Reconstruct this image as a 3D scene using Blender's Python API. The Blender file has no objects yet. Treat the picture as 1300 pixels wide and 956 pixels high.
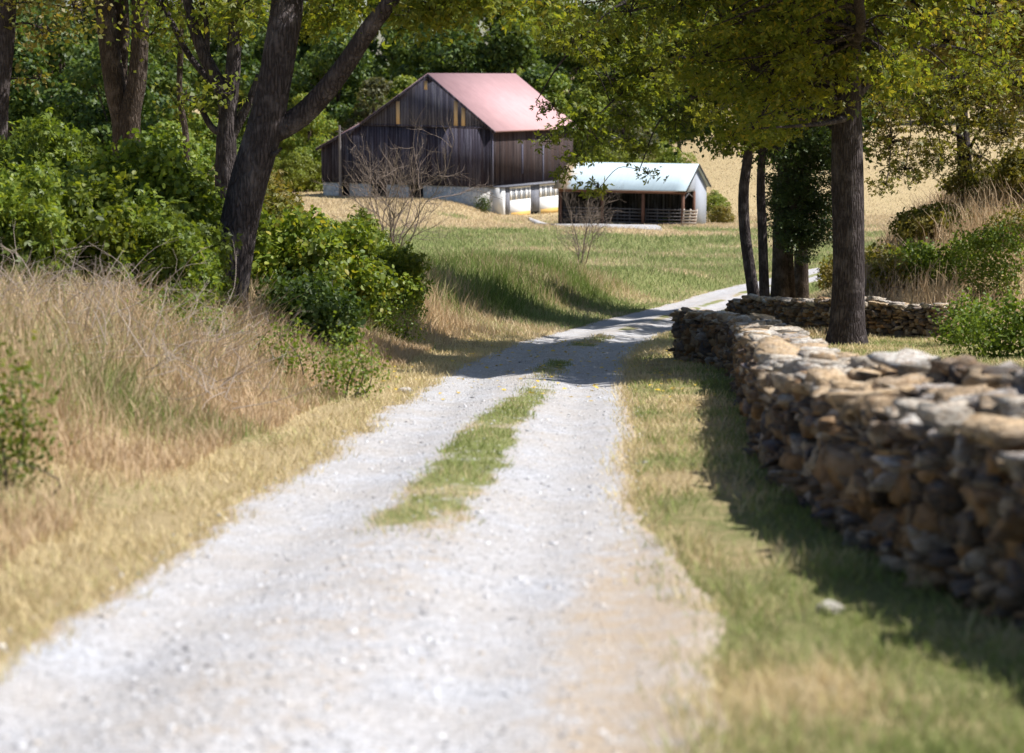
import bpy, math, numpy as np
from mathutils import Vector
rs = np.random.RandomState(7)
S = bpy.context.scene
COL = S.collection
R = math.radians
# ------------------------------------------------------------------ camera maths
CAMZ = 1.75; F = 2528.0; CX, CY = 650.0, 478.0
PITCH = math.atan(378 / F)
def ray(px, py):
    dx = (px - CX) / F; dy = (CY - py) / F
    c, s = math.cos(PITCH), math.sin(PITCH)
    return np.array([dx, c + dy * s, -s + dy * c])
def at(px, py, D):
    r = ray(px, py); return np.array([0, 0, CAMZ]) + r * (D / r[1])
# ------------------------------------------------------------------ noise
def _h(ix, iy, seed):
    n = (ix.astype(np.int64) * 374761393 + iy.astype(np.int64) * 668265263 + seed * 1442695041) & 0x7fffffff
    n = ((n ^ (n >> 13)) * 1274126177) & 0x7fffffff
    n = (n ^ (n >> 16)) & 0xffffff
    return n / float(0xffffff)
def vnoise(x, y, seed=0):
    x = np.asarray(x, float); y = np.asarray(y, float)
    ix = np.floor(x); iy = np.floor(y); fx = x - ix; fy = y - iy
    fx = fx * fx * (3 - 2 * fx); fy = fy * fy * (3 - 2 * fy)
    a = _h(ix, iy, seed); b = _h(ix + 1, iy, seed); c = _h(ix, iy + 1, seed); d = _h(ix + 1, iy + 1, seed)
    return (a * (1 - fx) + b * fx) * (1 - fy) + (c * (1 - fx) + d * fx) * fy
def fbm(x, y, seed=0, o=4):
    s = 0; a = .5; t = 0
    x = np.asarray(x, float); y = np.asarray(y, float)
    for i in range(o):
        s = s + a * vnoise(x, y, seed + i * 17); t += a; a *= .5; x = x * 2.03 + 5.1; y = y * 2.03 + 3.7
    return s / t
def sm(t):
    t = np.clip(t, 0, 1); return t * t * (3 - 2 * t)
# ------------------------------------------------------------------ terrain
RY = [-30, 0, 9.6, 20, 29.5, 40, 51, 63, 74, 81, 93, 110, 130, 170]
RX = [-5.5, -1.7, -.80, -.15, .30, 1.25, 3.1, 5.2, 7.3, 9.3, 14.7, 24, 38, 70]
from bisect import bisect
def _cat(xs, ys):
    yy = np.linspace(xs[0], xs[-1], 2001); v = np.interp(yy, xs, ys)
    k = np.hanning(61); k /= k.sum()
    p = np.pad(v, 30, mode='edge'); p[:30] = v[0] + (v[1] - v[0]) * np.arange(-30, 0); p[-30:] = v[-1] + (v[-1] - v[-2]) * np.arange(1, 31)
    return yy, np.convolve(p, k, 'valid')
_ry, _rx = _cat(RY, RX)
def roadx(y): return np.interp(y, _ry, _rx)
HW = 1.42
PY = [-60, 0, 40, 75, 90, 110, 130, 165, 230, 300, 400, 700]
PZl = [5.4, 0, -3.61, -6.7, -7.15, -7.55, -7.9, -8.75, -9.7, -9.7, -8, -4]
PZr = [5.4, 0, -3.61, -6.7, -7.15, -7.55, -7.9, -8.75, -7.5, -5.3, -1.5, 6]
_py, _pl = _cat(PY, PZl); _, _pr = _cat(PY, PZr)
def G(x, y):
    x = np.asarray(x, float); y = np.asarray(y, float)
    w = sm((x - 6) / 25)
    z = np.interp(y, _py, _pl) * (1 - w) + np.interp(y, _py, _pr) * w
    dl = roadx(y) - HW - x
    z = z + sm((dl - .5) / 4.2) * (1.0 + .35 * sm((y - 40) / 15)) * (1 - sm((y - 72) / 25)) * sm((y + 10) / 15)
    z = z + .5 * sm((dl - 5) / 6) * (1 - sm((y - 45) / 20))
    dr = x - roadx(y) - HW
    z = z + 3.7 * sm((dr - 1.7) / 7.2) * sm((y - 46) / 14) * (1 - sm((y - 78) / 22))
    # crowned road with worn tracks, rough verge
    a = np.abs(x - roadx(y))
    near = 1 - sm((y - 60) / 40); z = z - near * .035 * np.exp(-((a - .78) / .28) ** 2)
    z = z + near * (.05 * np.exp(-(a / .45) ** 2) + .04 * sm((a - HW + .1) / .4))
    z = z + near * sm((a - HW) / .6) * .10 * (fbm(x * 1.3, y * 1.3, 3) - .5)
    z = z + (1 - near * .8) * .3 * (fbm(x * .09, y * .09, 9) - .5) + sm((y - 180) / 60) * 1.2 * (fbm(x * .03, y * .03, 21) - .5) - .55 * sm((y - 128) / 20) * (1 - sm((y - 172) / 20)) * sm((x + 5) / 6) + .75 * sm((y - 132) / 22) * (1 - sm((y - 185) / 20)) * (1 - sm((x + 7) / 6.5))
    return z
def hit(px, py, lo=5., hi=500.):
    r = ray(px, py); r = r / r[1]
    ys = np.arange(lo, hi, .05); z = CAMZ + r[2] * ys; g = G(r[0] * ys, ys)
    k = np.nonzero(z <= g)[0]
    y = ys[k[0]] if len(k) else hi
    return np.array([r[0] * y, y, float(G(r[0] * y, y))])
def ground_pt(px, D):
    x = (px - CX) / F * D * 1.0
    r = ray(px, 400); x = r[0] / r[1] * D
    return np.array([x, D, float(G(x, D))])
def greenness(x, y):
    a = np.abs(x - roadx(y)); dr = x - roadx(y) - HW; dl = roadx(y) - HW - x
    n = fbm(x * .8, y * .8, 31); n2 = fbm(x * .25, y * .25, 33)
    g = .18 + 0 * n
    g = np.where(a < .75, .58 + 1.7 * (n - .5), g)
    g = np.where((dr > 0) & (y < 46), .32 + 1.3 * (n - .45) + .35 * sm((dr - .7) / .5), g)
    g = np.where((dr > 1.9) & (y < 46), .38 + 1.0 * (n - .5), g)
    g = np.where((dl > 0) & (y < 46), .17 + 1.1 * (n - .45) * sm((dl) / 1.), g)
    fld = .62 * sm((y - 44) / 14) * (1 - sm((y - 118 - 26 * (n2 - .5)) / 16)) + .15 * (1 - sm((y - 112) / 20))
    g = np.where(y >= 46, fld + 1.7 * (n2 - .5) + .7 * (n - .5), g)
    g = np.where((y >= 46) & (dr > 2.2) & (y < 88), .32 * (1 - sm((dr - 2) / 4)) + .3 * (n - .4), g)
    g = np.where((y > 150), .08 + .5 * (n2 - .45), g)
    return np.clip(g, 0, 1)
# ------------------------------------------------------------------ mesh helpers
def mesh_obj(name, V, Q, mat, parent=None, T=None, smooth=False, attr=None, mats=None, mi=None):
    """V (n,3), Q (m,4) quads, T (k,3) tris"""
    V = np.asarray(V, np.float32); me = bpy.data.meshes.new(name)
    Q = np.zeros((0, 4), int) if Q is None else np.asarray(Q, np.int64).reshape(-1, 4)
    T = np.zeros((0, 3), int) if T is None else np.asarray(T, np.int64).reshape(-1, 3)
    me.vertices.add(len(V)); me.vertices.foreach_set('co', V.ravel())
    me.loops.add(Q.size + T.size); me.loops.foreach_set('vertex_index', np.concatenate([Q.ravel(), T.ravel()]).astype(np.int32))
    me.polygons.add(len(Q) + len(T))
    st = np.concatenate([np.arange(len(Q)) * 4, Q.size + np.arange(len(T)) * 3]).astype(np.int32)
    me.polygons.foreach_set('loop_start', st)
    me.polygons.foreach_set('loop_total', np.concatenate([np.full(len(Q), 4), np.full(len(T), 3)]).astype(np.int32))
    if smooth: me.polygons.foreach_set('use_smooth', np.ones(len(Q) + len(T), bool))
    for m in (mats or [mat]): me.materials.append(m)
    if mi is not None: me.polygons.foreach_set('material_index', np.asarray(mi, np.int32))
    me.update(calc_edges=True)
    if attr:
        for k, a in attr.items():
            at_ = me.attributes.new(k, 'FLOAT', 'POINT'); at_.data.foreach_set('value', np.asarray(a, np.float32))
    o = bpy.data.objects.new(name, me); COL.objects.link(o)
    if parent: o.parent = parent
    return o
def tag(o, label=None, cat=None, group=None, kind=None):
    if label: o['label'] = label
    if cat: o['category'] = cat
    if group: o['group'] = group
    if kind: o['kind'] = kind
    return o
def empty(name, loc, label, cat, group=None, rz=0):
    o = bpy.data.objects.new(name, None); COL.objects.link(o); o.location = tuple(map(float, loc)); o.rotation_euler[2] = rz
    o.empty_display_size = .2
    return tag(o, label, cat, group)
class MB:
    def __init__(s): s.V = []; s.Q = []; s.n = 0
    def add(s, V, Q):
        V = np.asarray(V, float); s.V.append(V); s.Q.append(np.asarray(Q) + s.n); s.n += len(V)
    def box(s, x0, x1, y0, y1, z0, z1):
        V = [(x, y, z) for z in (z0, z1) for y in (y0, y1) for x in (x0, x1)]
        s.add(V, [(0, 2, 3, 1), (4, 5, 7, 6), (0, 1, 5, 4), (2, 6, 7, 3), (0, 4, 6, 2), (1, 3, 7, 5)])
    def bar(s, a, b, w, h):
        a = np.array(a, float); b = np.array(b, float); d = b - a; d /= np.linalg.norm(d)
        up = np.array([0, 0, 1.]) if abs(d[2]) < .9 else np.array([0, 1., 0])
        sd = np.cross(d, up); sd /= np.linalg.norm(sd); u = np.cross(sd, d)
        V = [p + i * sd * w / 2 + j * u * h / 2 for p in (a, b) for j in (-1, 1) for i in (-1, 1)]
        s.add(V, [(0, 1, 3, 2), (4, 6, 7, 5), (0, 4, 5, 1), (2, 3, 7, 6), (0, 2, 6, 4), (1, 5, 7, 3)])
    def prism(s, poly, y0, y1):   # polygon in xz (quads only: 4 pts) extruded along y
        n = len(poly); V = [(p[0], y, p[1]) for y in (y0, y1) for p in poly]
        Q = [(i, (i + 1) % n, n + (i + 1) % n, n + i) for i in range(n)]
        if n == 4: Q += [(0, 3, 2, 1), (4, 5, 6, 7)]
        if n == 5: Q += [(0, 4, 1, 1), ]
        s.add(V, Q)
    def tube(s, pts, rad, sides=6, rough=0, seed=0, cap=True):
        P = np.asarray(pts, float); n = len(P); rad = np.broadcast_to(np.asarray(rad, float), (n,))
        T = np.gradient(P, axis=0); T /= np.linalg.norm(T, axis=1)[:, None] + 1e-9
        ref = np.array([1., 0, 0]) if abs(T[:, 0].mean()) < .8 else np.array([0, 1., 0])
        A = np.cross(T, ref); A /= np.linalg.norm(A, axis=1)[:, None] + 1e-9; B = np.cross(T, A)
        th = np.linspace(0, 2 * np.pi, sides, endpoint=False)
        r = np.repeat(rad[:, None], sides, 1)
        if rough:
            L = np.cumsum(np.r_[0, np.linalg.norm(np.diff(P, axis=0), axis=1)])
            tt, ll = np.meshgrid(th, L)
            r = r * (1 + rough * (fbm(np.cos(tt) * 1.1 + seed, np.sin(tt) * 1.1 + ll * .55, seed, 3) - .5) * 2
                     + rough * .5 * (vnoise(tt * sides * .35, ll * 1.2, seed + 5) - .5))
        V = P[:, None] + (A[:, None] * np.cos(th)[None, :, None] + B[:, None] * np.sin(th)[None, :, None]) * r[..., None]
        i, j = np.meshgrid(np.arange(n - 1), np.arange(sides), indexing='ij')
        k = (j + 1) % sides
        Q = np.stack([i * sides + j, i * sides + k, (i + 1) * sides + k, (i + 1) * sides + j], -1).reshape(-1, 4)
        s.add(V.reshape(-1, 3), Q)
    def build(s, name, mat, parent=None, smooth=False, **k):
        return mesh_obj(name, np.concatenate(s.V), np.concatenate(s.Q), mat, parent, smooth=smooth, **k)
def spline(pts, n=24):
    P = np.asarray(pts, float); t = np.linspace(0, len(P) - 1, n)
    Pp = np.vstack([2 * P[0] - P[1], P, 2 * P[-1] - P[-2]]); out = []
    for u in t:
        i = min(int(u), len(P) - 2); f = u - i; a, b, c, d = Pp[i:i + 4]
        out.append(.5 * (2 * b + (c - a) * f + (2 * a - 5 * b + 4 * c - d) * f * f + (3 * b - a - 3 * c + d) * f ** 3))
    return np.array(out)
# leaf templates (x across, y along, z normal)
LEAF6 = (np.array([(0, 0, 0), (-.34, .28, .06), (-.30, .68, .05), (0, 1, -.08), (.30, .68, .05), (.34, .28, .06)]), np.array([(0, 3, 2, 1), (0, 5, 4, 3)]))
LEAF4 = (np.array([(0, 0, 0), (.38, .45, .08), (0, 1, -.06), (-.38, .45, .08)]), np.array([(0, 1, 2, 3)]))
def _lobed():
    V = []; Q = []
    for a, l in ((0, 1.), (.95, .78), (-.95, .78), (0, 0)):
        if l == 0: continue
        c, s = math.cos(a), math.sin(a); k = len(V)
        for x, y, z in ((0, 0, 0), (.21, .55, .05), (0, 1, -.12), (-.21, .55, .05)): x, y = x * l, y * l; V.append((x * c + y * s, -x * s + y * c, z + .01 * len(Q)))
        Q.append((k, k + 1, k + 2, k + 3))
    return np.array(V), np.array(Q)
LEAF3 = _lobed()
def unit(v): return v / (np.linalg.norm(v, axis=-1, keepdims=True) + 1e-9)
def leaves(P, size, tmpl, r, nrm=None, down=.5, spread=1.):
    """leaf quads at P; nrm preferred normals; down droop of leaf axis"""
    n = len(P); sz = size * r.uniform(.6, 1.3, n)
    N = r.normal(size=(n, 3)) * spread + (np.array([0, 0, .8]) if nrm is None else nrm)
    N = unit(N); d = r.normal(size=(n, 3)); d[:, 2] -= down; d = d - (d * N).sum(1)[:, None] * N; d = unit(d)
    x = np.cross(d, N)
    tv, tq = tmpl; k = len(tv)
    V = P[:, None] + (x[:, None] * tv[None, :, 0, None] + d[:, None] * tv[None, :, 1, None] + N[:, None] * tv[None, :, 2, None]) * sz[:, None, None]
    Q = (tq[None] + (np.arange(n) * k)[:, None, None]).reshape(-1, 4)
    return V.reshape(-1, 3), Q
def blades(x, y, h, w, r, lean=.35, two=False, z=None, wind=(-.0, 0)):
    n = len(x); z = G(x, y) if z is None else z
    th = r.uniform(0, 2 * np.pi, n); fx, fy = np.cos(th) * w / 2, np.sin(th) * w / 2
    lx = r.normal(0, lean, n) * h + wind[0] * h; ly = r.normal(0, lean, n) * h + wind[1] * h
    B = np.stack([x, y, z - .02], 1); s = np.stack([fx, fy, 0 * fx], 1)
    L = np.stack([lx, ly, h], 1)
    if two:
        m = L * np.array([.35, .35, .62])
        V = np.stack([B - s, B + s, B + m + s * .75, B + m - s * .75, B + L + s * .12, B + L - s * .12], 1)
        q = np.array([(0, 1, 2, 3), (3, 2, 4, 5)]); k = 6
    else:
        V = np.stack([B - s, B + s, B + L + s * .15, B + L - s * .15], 1); q = np.array([(0, 1, 2, 3)]); k = 4
    Q = (q[None] + (np.arange(n) * k)[:, None, None]).reshape(-1, 4)
    return V.reshape(-1, 3), Q, k
# ------------------------------------------------------------------ materials
class NT:
    def __init__(s, name):
        s.m = bpy.data.materials.new(name); s.m.use_nodes = True; s.t = s.m.node_tree; s.t.nodes.clear()
        s.out = s.n('ShaderNodeOutputMaterial')
    def n(s, ty, **k):
        nd = s.t.nodes.new(ty)
        for a, v in k.items():
            if a.startswith('i_'): nd.inputs[a[2:]].default_value = v
            elif a.startswith('n') and a[1:].isdigit(): nd.inputs[int(a[1:])].default_value = v
            else: setattr(nd, a, v)
        return nd
    def l(s, a, b): s.t.links.new(a, b)
    def pos(s, obj=False, sc=(1, 1, 1)):
        if obj: o = s.n('ShaderNodeTexCoord').outputs['Object']
        else: o = s.n('ShaderNodeNewGeometry').outputs['Position']
        mp = s.n('ShaderNodeMapping'); mp.inputs['Scale'].default_value = sc; s.l(o, mp.inputs[0]); return mp.outputs[0]
    def noise(s, vec, sc, det=4, rough=.6):
        nd = s.n('ShaderNodeTexNoise'); nd.inputs['Scale'].default_value = sc; nd.inputs['Detail'].default_value = det; nd.inputs['Roughness'].default_value = rough
        s.l(vec, nd.inputs['Vector']); return nd.outputs['Fac']
    def ramp(s, fac, stops, interp='LINEAR'):
        nd = s.n('ShaderNodeValToRGB'); cr = nd.color_ramp; cr.interpolation = interp
        while len(cr.elements) > 1: cr.elements.remove(cr.elements[-1])
        for i, (p, c) in enumerate(stops):
            if not hasattr(c, '__len__'): c = (c, c, c)
            e = cr.elements[0] if i == 0 else cr.elements.new(p)
            e.position = p; e.color = tuple(c) + (1,)
        s.l(fac, nd.inputs[0]); return nd.outputs[0]
    def mix(s, f, a, b, bt='MIX'):
        nd = s.n('ShaderNodeMix', data_type='RGBA', blend_type=bt)
        for v, i in ((f, 0), (a, 6), (b, 7)):
            if isinstance(v, (int, float)): nd.inputs[i].default_value = v
            elif isinstance(v, tuple): nd.inputs[i].default_value = v + (1,)
            else: s.l(v, nd.inputs[i])
        return nd.outputs[2]
    def math(s, op, a, b=0., c=None):
        nd = s.n('ShaderNodeMath', operation=op)
        for v, i in ((a, 0), (b, 1), (c, 2)):
            if v is None: continue
            if isinstance(v, (int, float)): nd.inputs[i].default_value = v
            else: s.l(v, nd.inputs[i])
        return nd.outputs[0]
    def bump(s, h, st=.5, dist=.02):
        nd = s.n('ShaderNodeBump'); nd.inputs['Strength'].default_value = st; nd.inputs['Distance'].default_value = dist; s.l(h, nd.inputs['Height']); return nd.outputs[0]
    def attr(s, name):
        return s.n('ShaderNodeAttribute', attribute_name=name).outputs['Fac']
    def finish(s, col, rough=.85, bump=None, spec=.3, transl=0, tcol=None, metal=0):
        p = s.n('ShaderNodeBsdfPrincipled'); p.inputs['Specular IOR Level'].default_value = spec; p.inputs['Metallic'].default_value = metal
        if isinstance(rough, (int, float)): p.inputs['Roughness'].default_value = rough
        else: s.l(rough, p.inputs['Roughness'])
        if isinstance(col, tuple): p.inputs['Base Color'].default_value = col + (1,)
        else: s.l(col, p.inputs['Base Color'])
        if bump is not None: s.l(bump, p.inputs['Normal'])
        o = p.outputs[0]
        if transl:
            t = s.n('ShaderNodeBsdfTranslucent')
            if tcol is None: tcol = col
            if isinstance(tcol, tuple): t.inputs[0].default_value = tcol + (1,)
            else: s.l(tcol, t.inputs[0])
            mx = s.n('ShaderNodeMixShader'); mx.inputs[0].default_value = transl; s.l(o, mx.inputs[1]); s.l(t.outputs[0], mx.inputs[2]); o = mx.outputs[0]
        s.l(o, s.out.inputs[0]); return s.m
def leaf_mat(name, stops, patch=None, rough=.5, transl=.4, psc=.6, spec=.35):
    t = NT(name); isl = t.n('ShaderNodeNewGeometry').outputs['Random Per Island']
    oi = t.n('ShaderNodeObjectInfo').outputs['Random']
    v = t.math('ADD', t.math('MULTIPLY', isl, .8), t.math('MULTIPLY', oi, .2))
    c = t.ramp(v, stops)
    if patch: c = t.mix(t.math('MULTIPLY', t.ramp(t.noise(t.pos(), psc, 2), [(.45, 0.), (.65, 1.)]), .8), c, patch)
    tc = t.mix(1., c, (1.45, 1.35, .55), 'MULTIPLY')
    return t.finish(c, rough, spec=spec, transl=transl, tcol=tc)
def straw_mat(name, dry, green, dry2=None):
    t = NT(name); g = t.attr('green'); isl = t.n('ShaderNodeNewGeometry').outputs['Random Per Island']
    f = t.ramp(t.math('ADD', g, t.math('MULTIPLY', t.math('SUBTRACT', isl, .5), .7)), [(.3, 0.), (.7, 1.)])
    d = t.ramp(isl, [(0., dry), (.6, dry2 or dry), (1., tuple(min(1, q * 1.35) for q in dry))])
    gr = t.ramp(isl, [(0., tuple(q * .7 for q in green)), (1., tuple(q * 1.3 for q in green))])
    c = t.mix(f, d, gr)
    return t.finish(c, .7, spec=.2, transl=.3)
def bark_mat(name, c0, c1, sc=1.):
    t = NT(name); p = t.pos(sc=(11 * sc, 11 * sc, 1.9 * sc)); v = t.n('ShaderNodeTexVoronoi'); v.inputs['Scale'].default_value = 1.6; v.feature = 'DISTANCE_TO_EDGE'
    w = t.n('ShaderNodeVectorMath', operation='ADD'); nn = t.n('ShaderNodeTexNoise'); nn.inputs['Scale'].default_value = 1.3; t.l(p, nn.inputs['Vector'])
    t.l(p, w.inputs[0]); t.l(nn.outputs['Color'], w.inputs[1]); t.l(w.outputs[0], v.inputs['Vector'])
    r = t.ramp(v.outputs['Distance'], [(0., 0.), (.25, .8), (.6, 1.)])
    n = t.noise(t.pos(), 3., 5); n2 = t.noise(t.pos(), 30., 4)
    c = t.mix(t.mix(.5, r, n2), c0, c1)
    c = t.mix(t.ramp(n, [(.5, 0.), (.72, .55)]), c, tuple(min(1, a * 1.7 + .04) for a in c1))
    h = t.math('ADD', r, t.math('MULTIPLY', n2, .5))
    return t.finish(c, .95, t.bump(h, 1., .03), spec=.1)
def plain(name, c, rough=.8, var=.25, sc=3., spec=.3, metal=0, obj=True):
    t = NT(name); n = t.noise(t.pos(obj=obj), sc, 5)
    col = t.mix(n, tuple(q * (1 - var) for q in c), tuple(min(1, q * (1 + var)) for q in c))
    return t.finish(col, rough, spec=spec, metal=metal)
def ground_mat():
    t = NT('ground_grass'); p = t.pos(); n = t.noise(p, 6., 6, .7); nf = t.noise(p, 26., 6, .75); nb = t.noise(p, .15, 4)
    g = t.attr('green')
    f = t.ramp(t.math('ADD', g, t.math('MULTIPLY', t.math('SUBTRACT', n, .5), 1.2)), [(.3, 0.), (.62, 1.)])
    dry = t.ramp(nf, [(.25, (.26, .19, .10)), (.5, (.44, .34, .19)), (.75, (.60, .49, .30))])
    gr = t.ramp(nf, [(.25, (.09, .11, .035)), (.55, (.18, .21, .07)), (.8, (.32, .32, .13))])
    c = t.mix(f, dry, gr)
    c = t.mix(t.math('MULTIPLY', nb, .35), c, (.40, .31, .17))
    return t.finish(c, .95, t.bump(t.math('ADD', n, nf), .8, .05), spec=.1)
def road_mat():
    t = NT('gravel_surface'); p = t.pos()
    v = t.n('ShaderNodeTexVoronoi'); v.inputs['Scale'].default_value = 55.; t.l(p, v.inputs['Vector'])
    v2 = t.n('ShaderNodeTexVoronoi'); v2.inputs['Scale'].default_value = 24.; t.l(p, v2.inputs['Vector'])
    n = t.noise(p, 1.1, 5, .65); nf = t.noise(p, 90., 3)
    c = t.ramp(v.outputs['Color'], [(.1, (.28, .285, .31)), (.5, (.48, .49, .53)), (.9, (.68, .69, .73))])
    c2 = t.ramp(v2.outputs['Color'], [(.2, (.30, .29, .29)), (.8, (.62, .62, .65))])
    c = t.mix(.35, c, c2)
    c = t.mix(t.ramp(t.math('ADD', n, t.math('MULTIPLY', nf, .3)), [(.48, 0.), (.8, .6)]), c, (.45, .40, .35))
    c = t.mix(t.ramp(t.noise(t.pos(sc=(1.6, .5, 1)), 1.4, 6, .7), [(.52, 0.), (.72, .45)]), c, (.30, .29, .30))
    d = t.math('ADD', t.attr('edge'), t.math('MULTIPLY', t.math('SUBTRACT', t.noise(p, 5., 6, .75), .5), 1.3))
    dirt = t.ramp(nf, [(.3, (.33, .26, .19)), (.7, (.56, .46, .36))])
    dirt = t.mix(t.ramp(t.math('ADD', t.attr('green'), t.math('MULTIPLY', t.math('SUBTRACT', t.noise(p, 7., 4), .5), .8)), [(.25, 0.), (.5, 1.)]), dirt, (.22, .23, .09))
    c = t.mix(t.ramp(d, [(.35, 0.), (.7, 1.)]), c, dirt)
    h = t.math('SUBTRACT', 1., v.outputs['Distance'])
    return t.finish(c, .95, t.bump(t.math('ADD', h, t.math('MULTIPLY', nf, .6)), .7, .02), spec=.15)
def stone_mat(name, stops, pale_mix=.28):
    t = NT(name); isl = t.n('ShaderNodeNewGeometry').outputs['Random Per Island']; p = t.pos()
    c = t.ramp(isl, stops, 'CONSTANT')
    n = t.noise(p, 9., 6, .7); n2 = t.noise(t.pos(sc=(8, 8, 30)), 3., 4)
    c = t.mix(t.ramp(n, [(.45, .0), (.7, pale_mix)]), c, (.52, .48, .42))  # pale blotches scattered by noise
    c = t.mix(t.ramp(n2, [(.46, 0.), (.66, .75)]), c, (.34, .20, .10))
    c = t.mix(t.ramp(t.noise(p, 5., 5), [(.5, 0.), (.68, .6)]), c, (.10, .095, .09))
    return t.finish(c, .9, t.bump(t.math('ADD', n, n2), 1., .05), spec=.2)
def board_mat(name, c0, c1, axis, w=.22, warm=(.16, .12, .09), amt=.5, pale=(.33, .33, .35)):
    """vertical boards: object x (axis 0) or y (axis 1)"""
    t = NT(name); tc = t.n('ShaderNodeTexCoord').outputs['Object']; sp = t.n('ShaderNodeSeparateXYZ'); t.l(tc, sp.inputs[0])
    u = t.math('DIVIDE', sp.outputs[axis], w); fl = t.math('FLOOR', u); fr = t.math('SUBTRACT', u, fl)
    wn = t.n('ShaderNodeTexWhiteNoise', noise_dimensions='1D'); t.l(fl, wn.inputs['W'])
    wn2 = t.n('ShaderNodeTexWhiteNoise', noise_dimensions='1D'); t.l(t.math('ADD', fl, 91.3), wn2.inputs['W'])
    mp = t.n('ShaderNodeMapping'); mp.inputs['Scale'].default_value = (7, 7, .28); t.l(tc, mp.inputs[0]); st = t.noise(mp.outputs[0], 1., 6, .7)
    base = t.mix(wn.outputs[0], c0, c1)
    base = t.mix(t.ramp(st, [(.5, 0.), (.72, .8)]), base, pale)
    base = t.mix(t.math('MULTIPLY', t.ramp(wn2.outputs[0], [(.6, 0.), (1., 1.)]), amt), base, warm)
    base = t.mix(t.ramp(t.noise(tc, .35, 3), [(.4, 0.), (.7, .3)]), base, c0)
    gap = t.ramp(fr, [(0., 0.), (.10, 1.), (.90, 1.), (1., 0.)])
    col = t.mix(gap, (.008, .008, .01), base)
    return t.finish(col, .9, t.bump(gap, 1., .03), spec=.15)
def roof_mat(name, c, rust=None, axis=0, w=.6, rough=.75):
    t = NT(name); tc = t.n('ShaderNodeTexCoord').outputs['Object']; sp = t.n('ShaderNodeSeparateXYZ'); t.l(tc, sp.inputs[0])
    u = t.math('FRACT', t.math('DIVIDE', sp.outputs[axis], w)); seam = t.ramp(u, [(0., 1.), (.04, 0.), (.96, 0.), (1., 1.)])
    n = t.noise(tc, .9, 6, .7); mp = t.n('ShaderNodeMapping'); mp.inputs['Scale'].default_value = (.5, 3., .5) if axis == 1 else (3., .4, .4); t.l(tc, mp.inputs[0]); n3 = t.noise(mp.outputs[0], 1., 5, .7)
    col = t.mix(n, tuple(q * .78 for q in c), tuple(min(1, q * 1.15) for q in c)); col = t.mix(t.ramp(n3, [(.5, 0.), (.75, .3)]), col, tuple(q * .55 for q in c))
    if rust: 
        rf = t.ramp(t.math('ADD', t.attr('rust'), t.math('MULTIPLY', t.math('SUBTRACT', t.noise(tc, 1.2, 4), .5), .5)), [(.45, 0.), (.6, 1.)])
        col = t.mix(rf, col, rust)
    col = t.mix(t.math('MULTIPLY', seam, .25), col, tuple(q * .6 for q in c)); return t.finish(col, rough, spec=.2)

M = {}
M['ground'] = ground_mat(); M['road'] = road_mat()
M['bark'] = bark_mat('bark_grey', (.022, .017, .018), (.115, .095, .095))
M['bark2'] = bark_mat('bark_brown', (.03, .022, .018), (.15, .115, .095), 1.4)
M['twig'] = plain('twig_bark', (.10, .08, .065), .9, .4)
M['dead'] = plain('dead_twig', (.24, .185, .155), .9, .35, 2)
M['leafA'] = leaf_mat('leaf_maple', [(0., (.06, .09, .018)), (.45, (.14, .19, .03)), (.82, (.24, .27, .04)), (.95, (.42, .34, .05)), (1., (.48, .33, .05))], (.21, .22, .035), transl=.5)
M['leafD'] = leaf_mat('leaf_deep_green', [(0., (.03, .055, .012)), (.6, (.06, .105, .02)), (1., (.12, .16, .03))])
M['leafY'] = leaf_mat('leaf_olive', [(0., (.09, .105, .025)), (.5, (.18, .19, .04)), (.85, (.22, .19, .04)), (1., (.38, .27, .07))], (.22, .17, .06))
M['vine'] = leaf_mat('leaf_vine', [(0., (.06, .10, .02)), (.5, (.17, .25, .035)), (.85, (.30, .36, .05)), (1., (.42, .36, .07))], (.10, .13, .025), psc=1.)
M['weed'] = leaf_mat('leaf_weed', [(0., (.09, .14, .025)), (.7, (.17, .25, .04)), (.93, (.26, .30, .06)), (1., (.7, .5, .04))])
M['cedar'] = leaf_mat('cedar_needle', [(0., (.035, .06, .02)), (.7, (.08, .12, .03)), (1., (.15, .18, .045))], transl=.15)
M['far1'] = leaf_mat('far_leaf_green', [(0., (.025, .055, .02)), (.5, (.075, .13, .035)), (1., (.19, .25, .05))], (.11, .16, .035), psc=.12)
M['far2'] = leaf_mat('far_leaf_bright', [(0., (.09, .15, .03)), (.5, (.19, .27, .045)), (1., (.34, .36, .07))], (.22, .25, .05), psc=.12)
M['far3'] = leaf_mat('far_leaf_dull', [(0., (.07, .08, .035)), (.5, (.11, .12, .055)), (1., (.17, .16, .08))], psc=.12)
M['dry'] = straw_mat('dry_grass', (.50, .37, .23), (.16, .22, .05), (.64, .49, .33))
M['turf'] = straw_mat('turf_blades', (.62, .51, .29), (.26, .31, .095), (.72, .60, .37))
M['field'] = straw_mat('field_grass_blades', (.58, .46, .30), (.29, .34, .13), (.68, .56, .38))
ST = [(0., (.33, .25, .18)), (.16, (.46, .35, .23)), (.3, (.16, .14, .13)), (.45, (.38, .23, .12)), (.54, (.62, .54, .44)), (.64, (.12, .10, .09)), (.74, (.36, .22, .11)), (.84, (.50, .46, .42)), (.92, (.13, .13, .16))]
M['stone'] = stone_mat('fieldstone', ST)
M['cap'] = stone_mat('capstone_sunlit', [(0., (.70, .63, .53)), (.25, (.60, .44, .28)), (.45, (.76, .72, .66)), (.65, (.50, .46, .43)), (.8, (.68, .50, .31))], .6)  # brighter than the face stones: sunlit top put into the colour
M['mortar'] = plain('wall_core', (.12, .09, .065), .95, .4)
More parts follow.
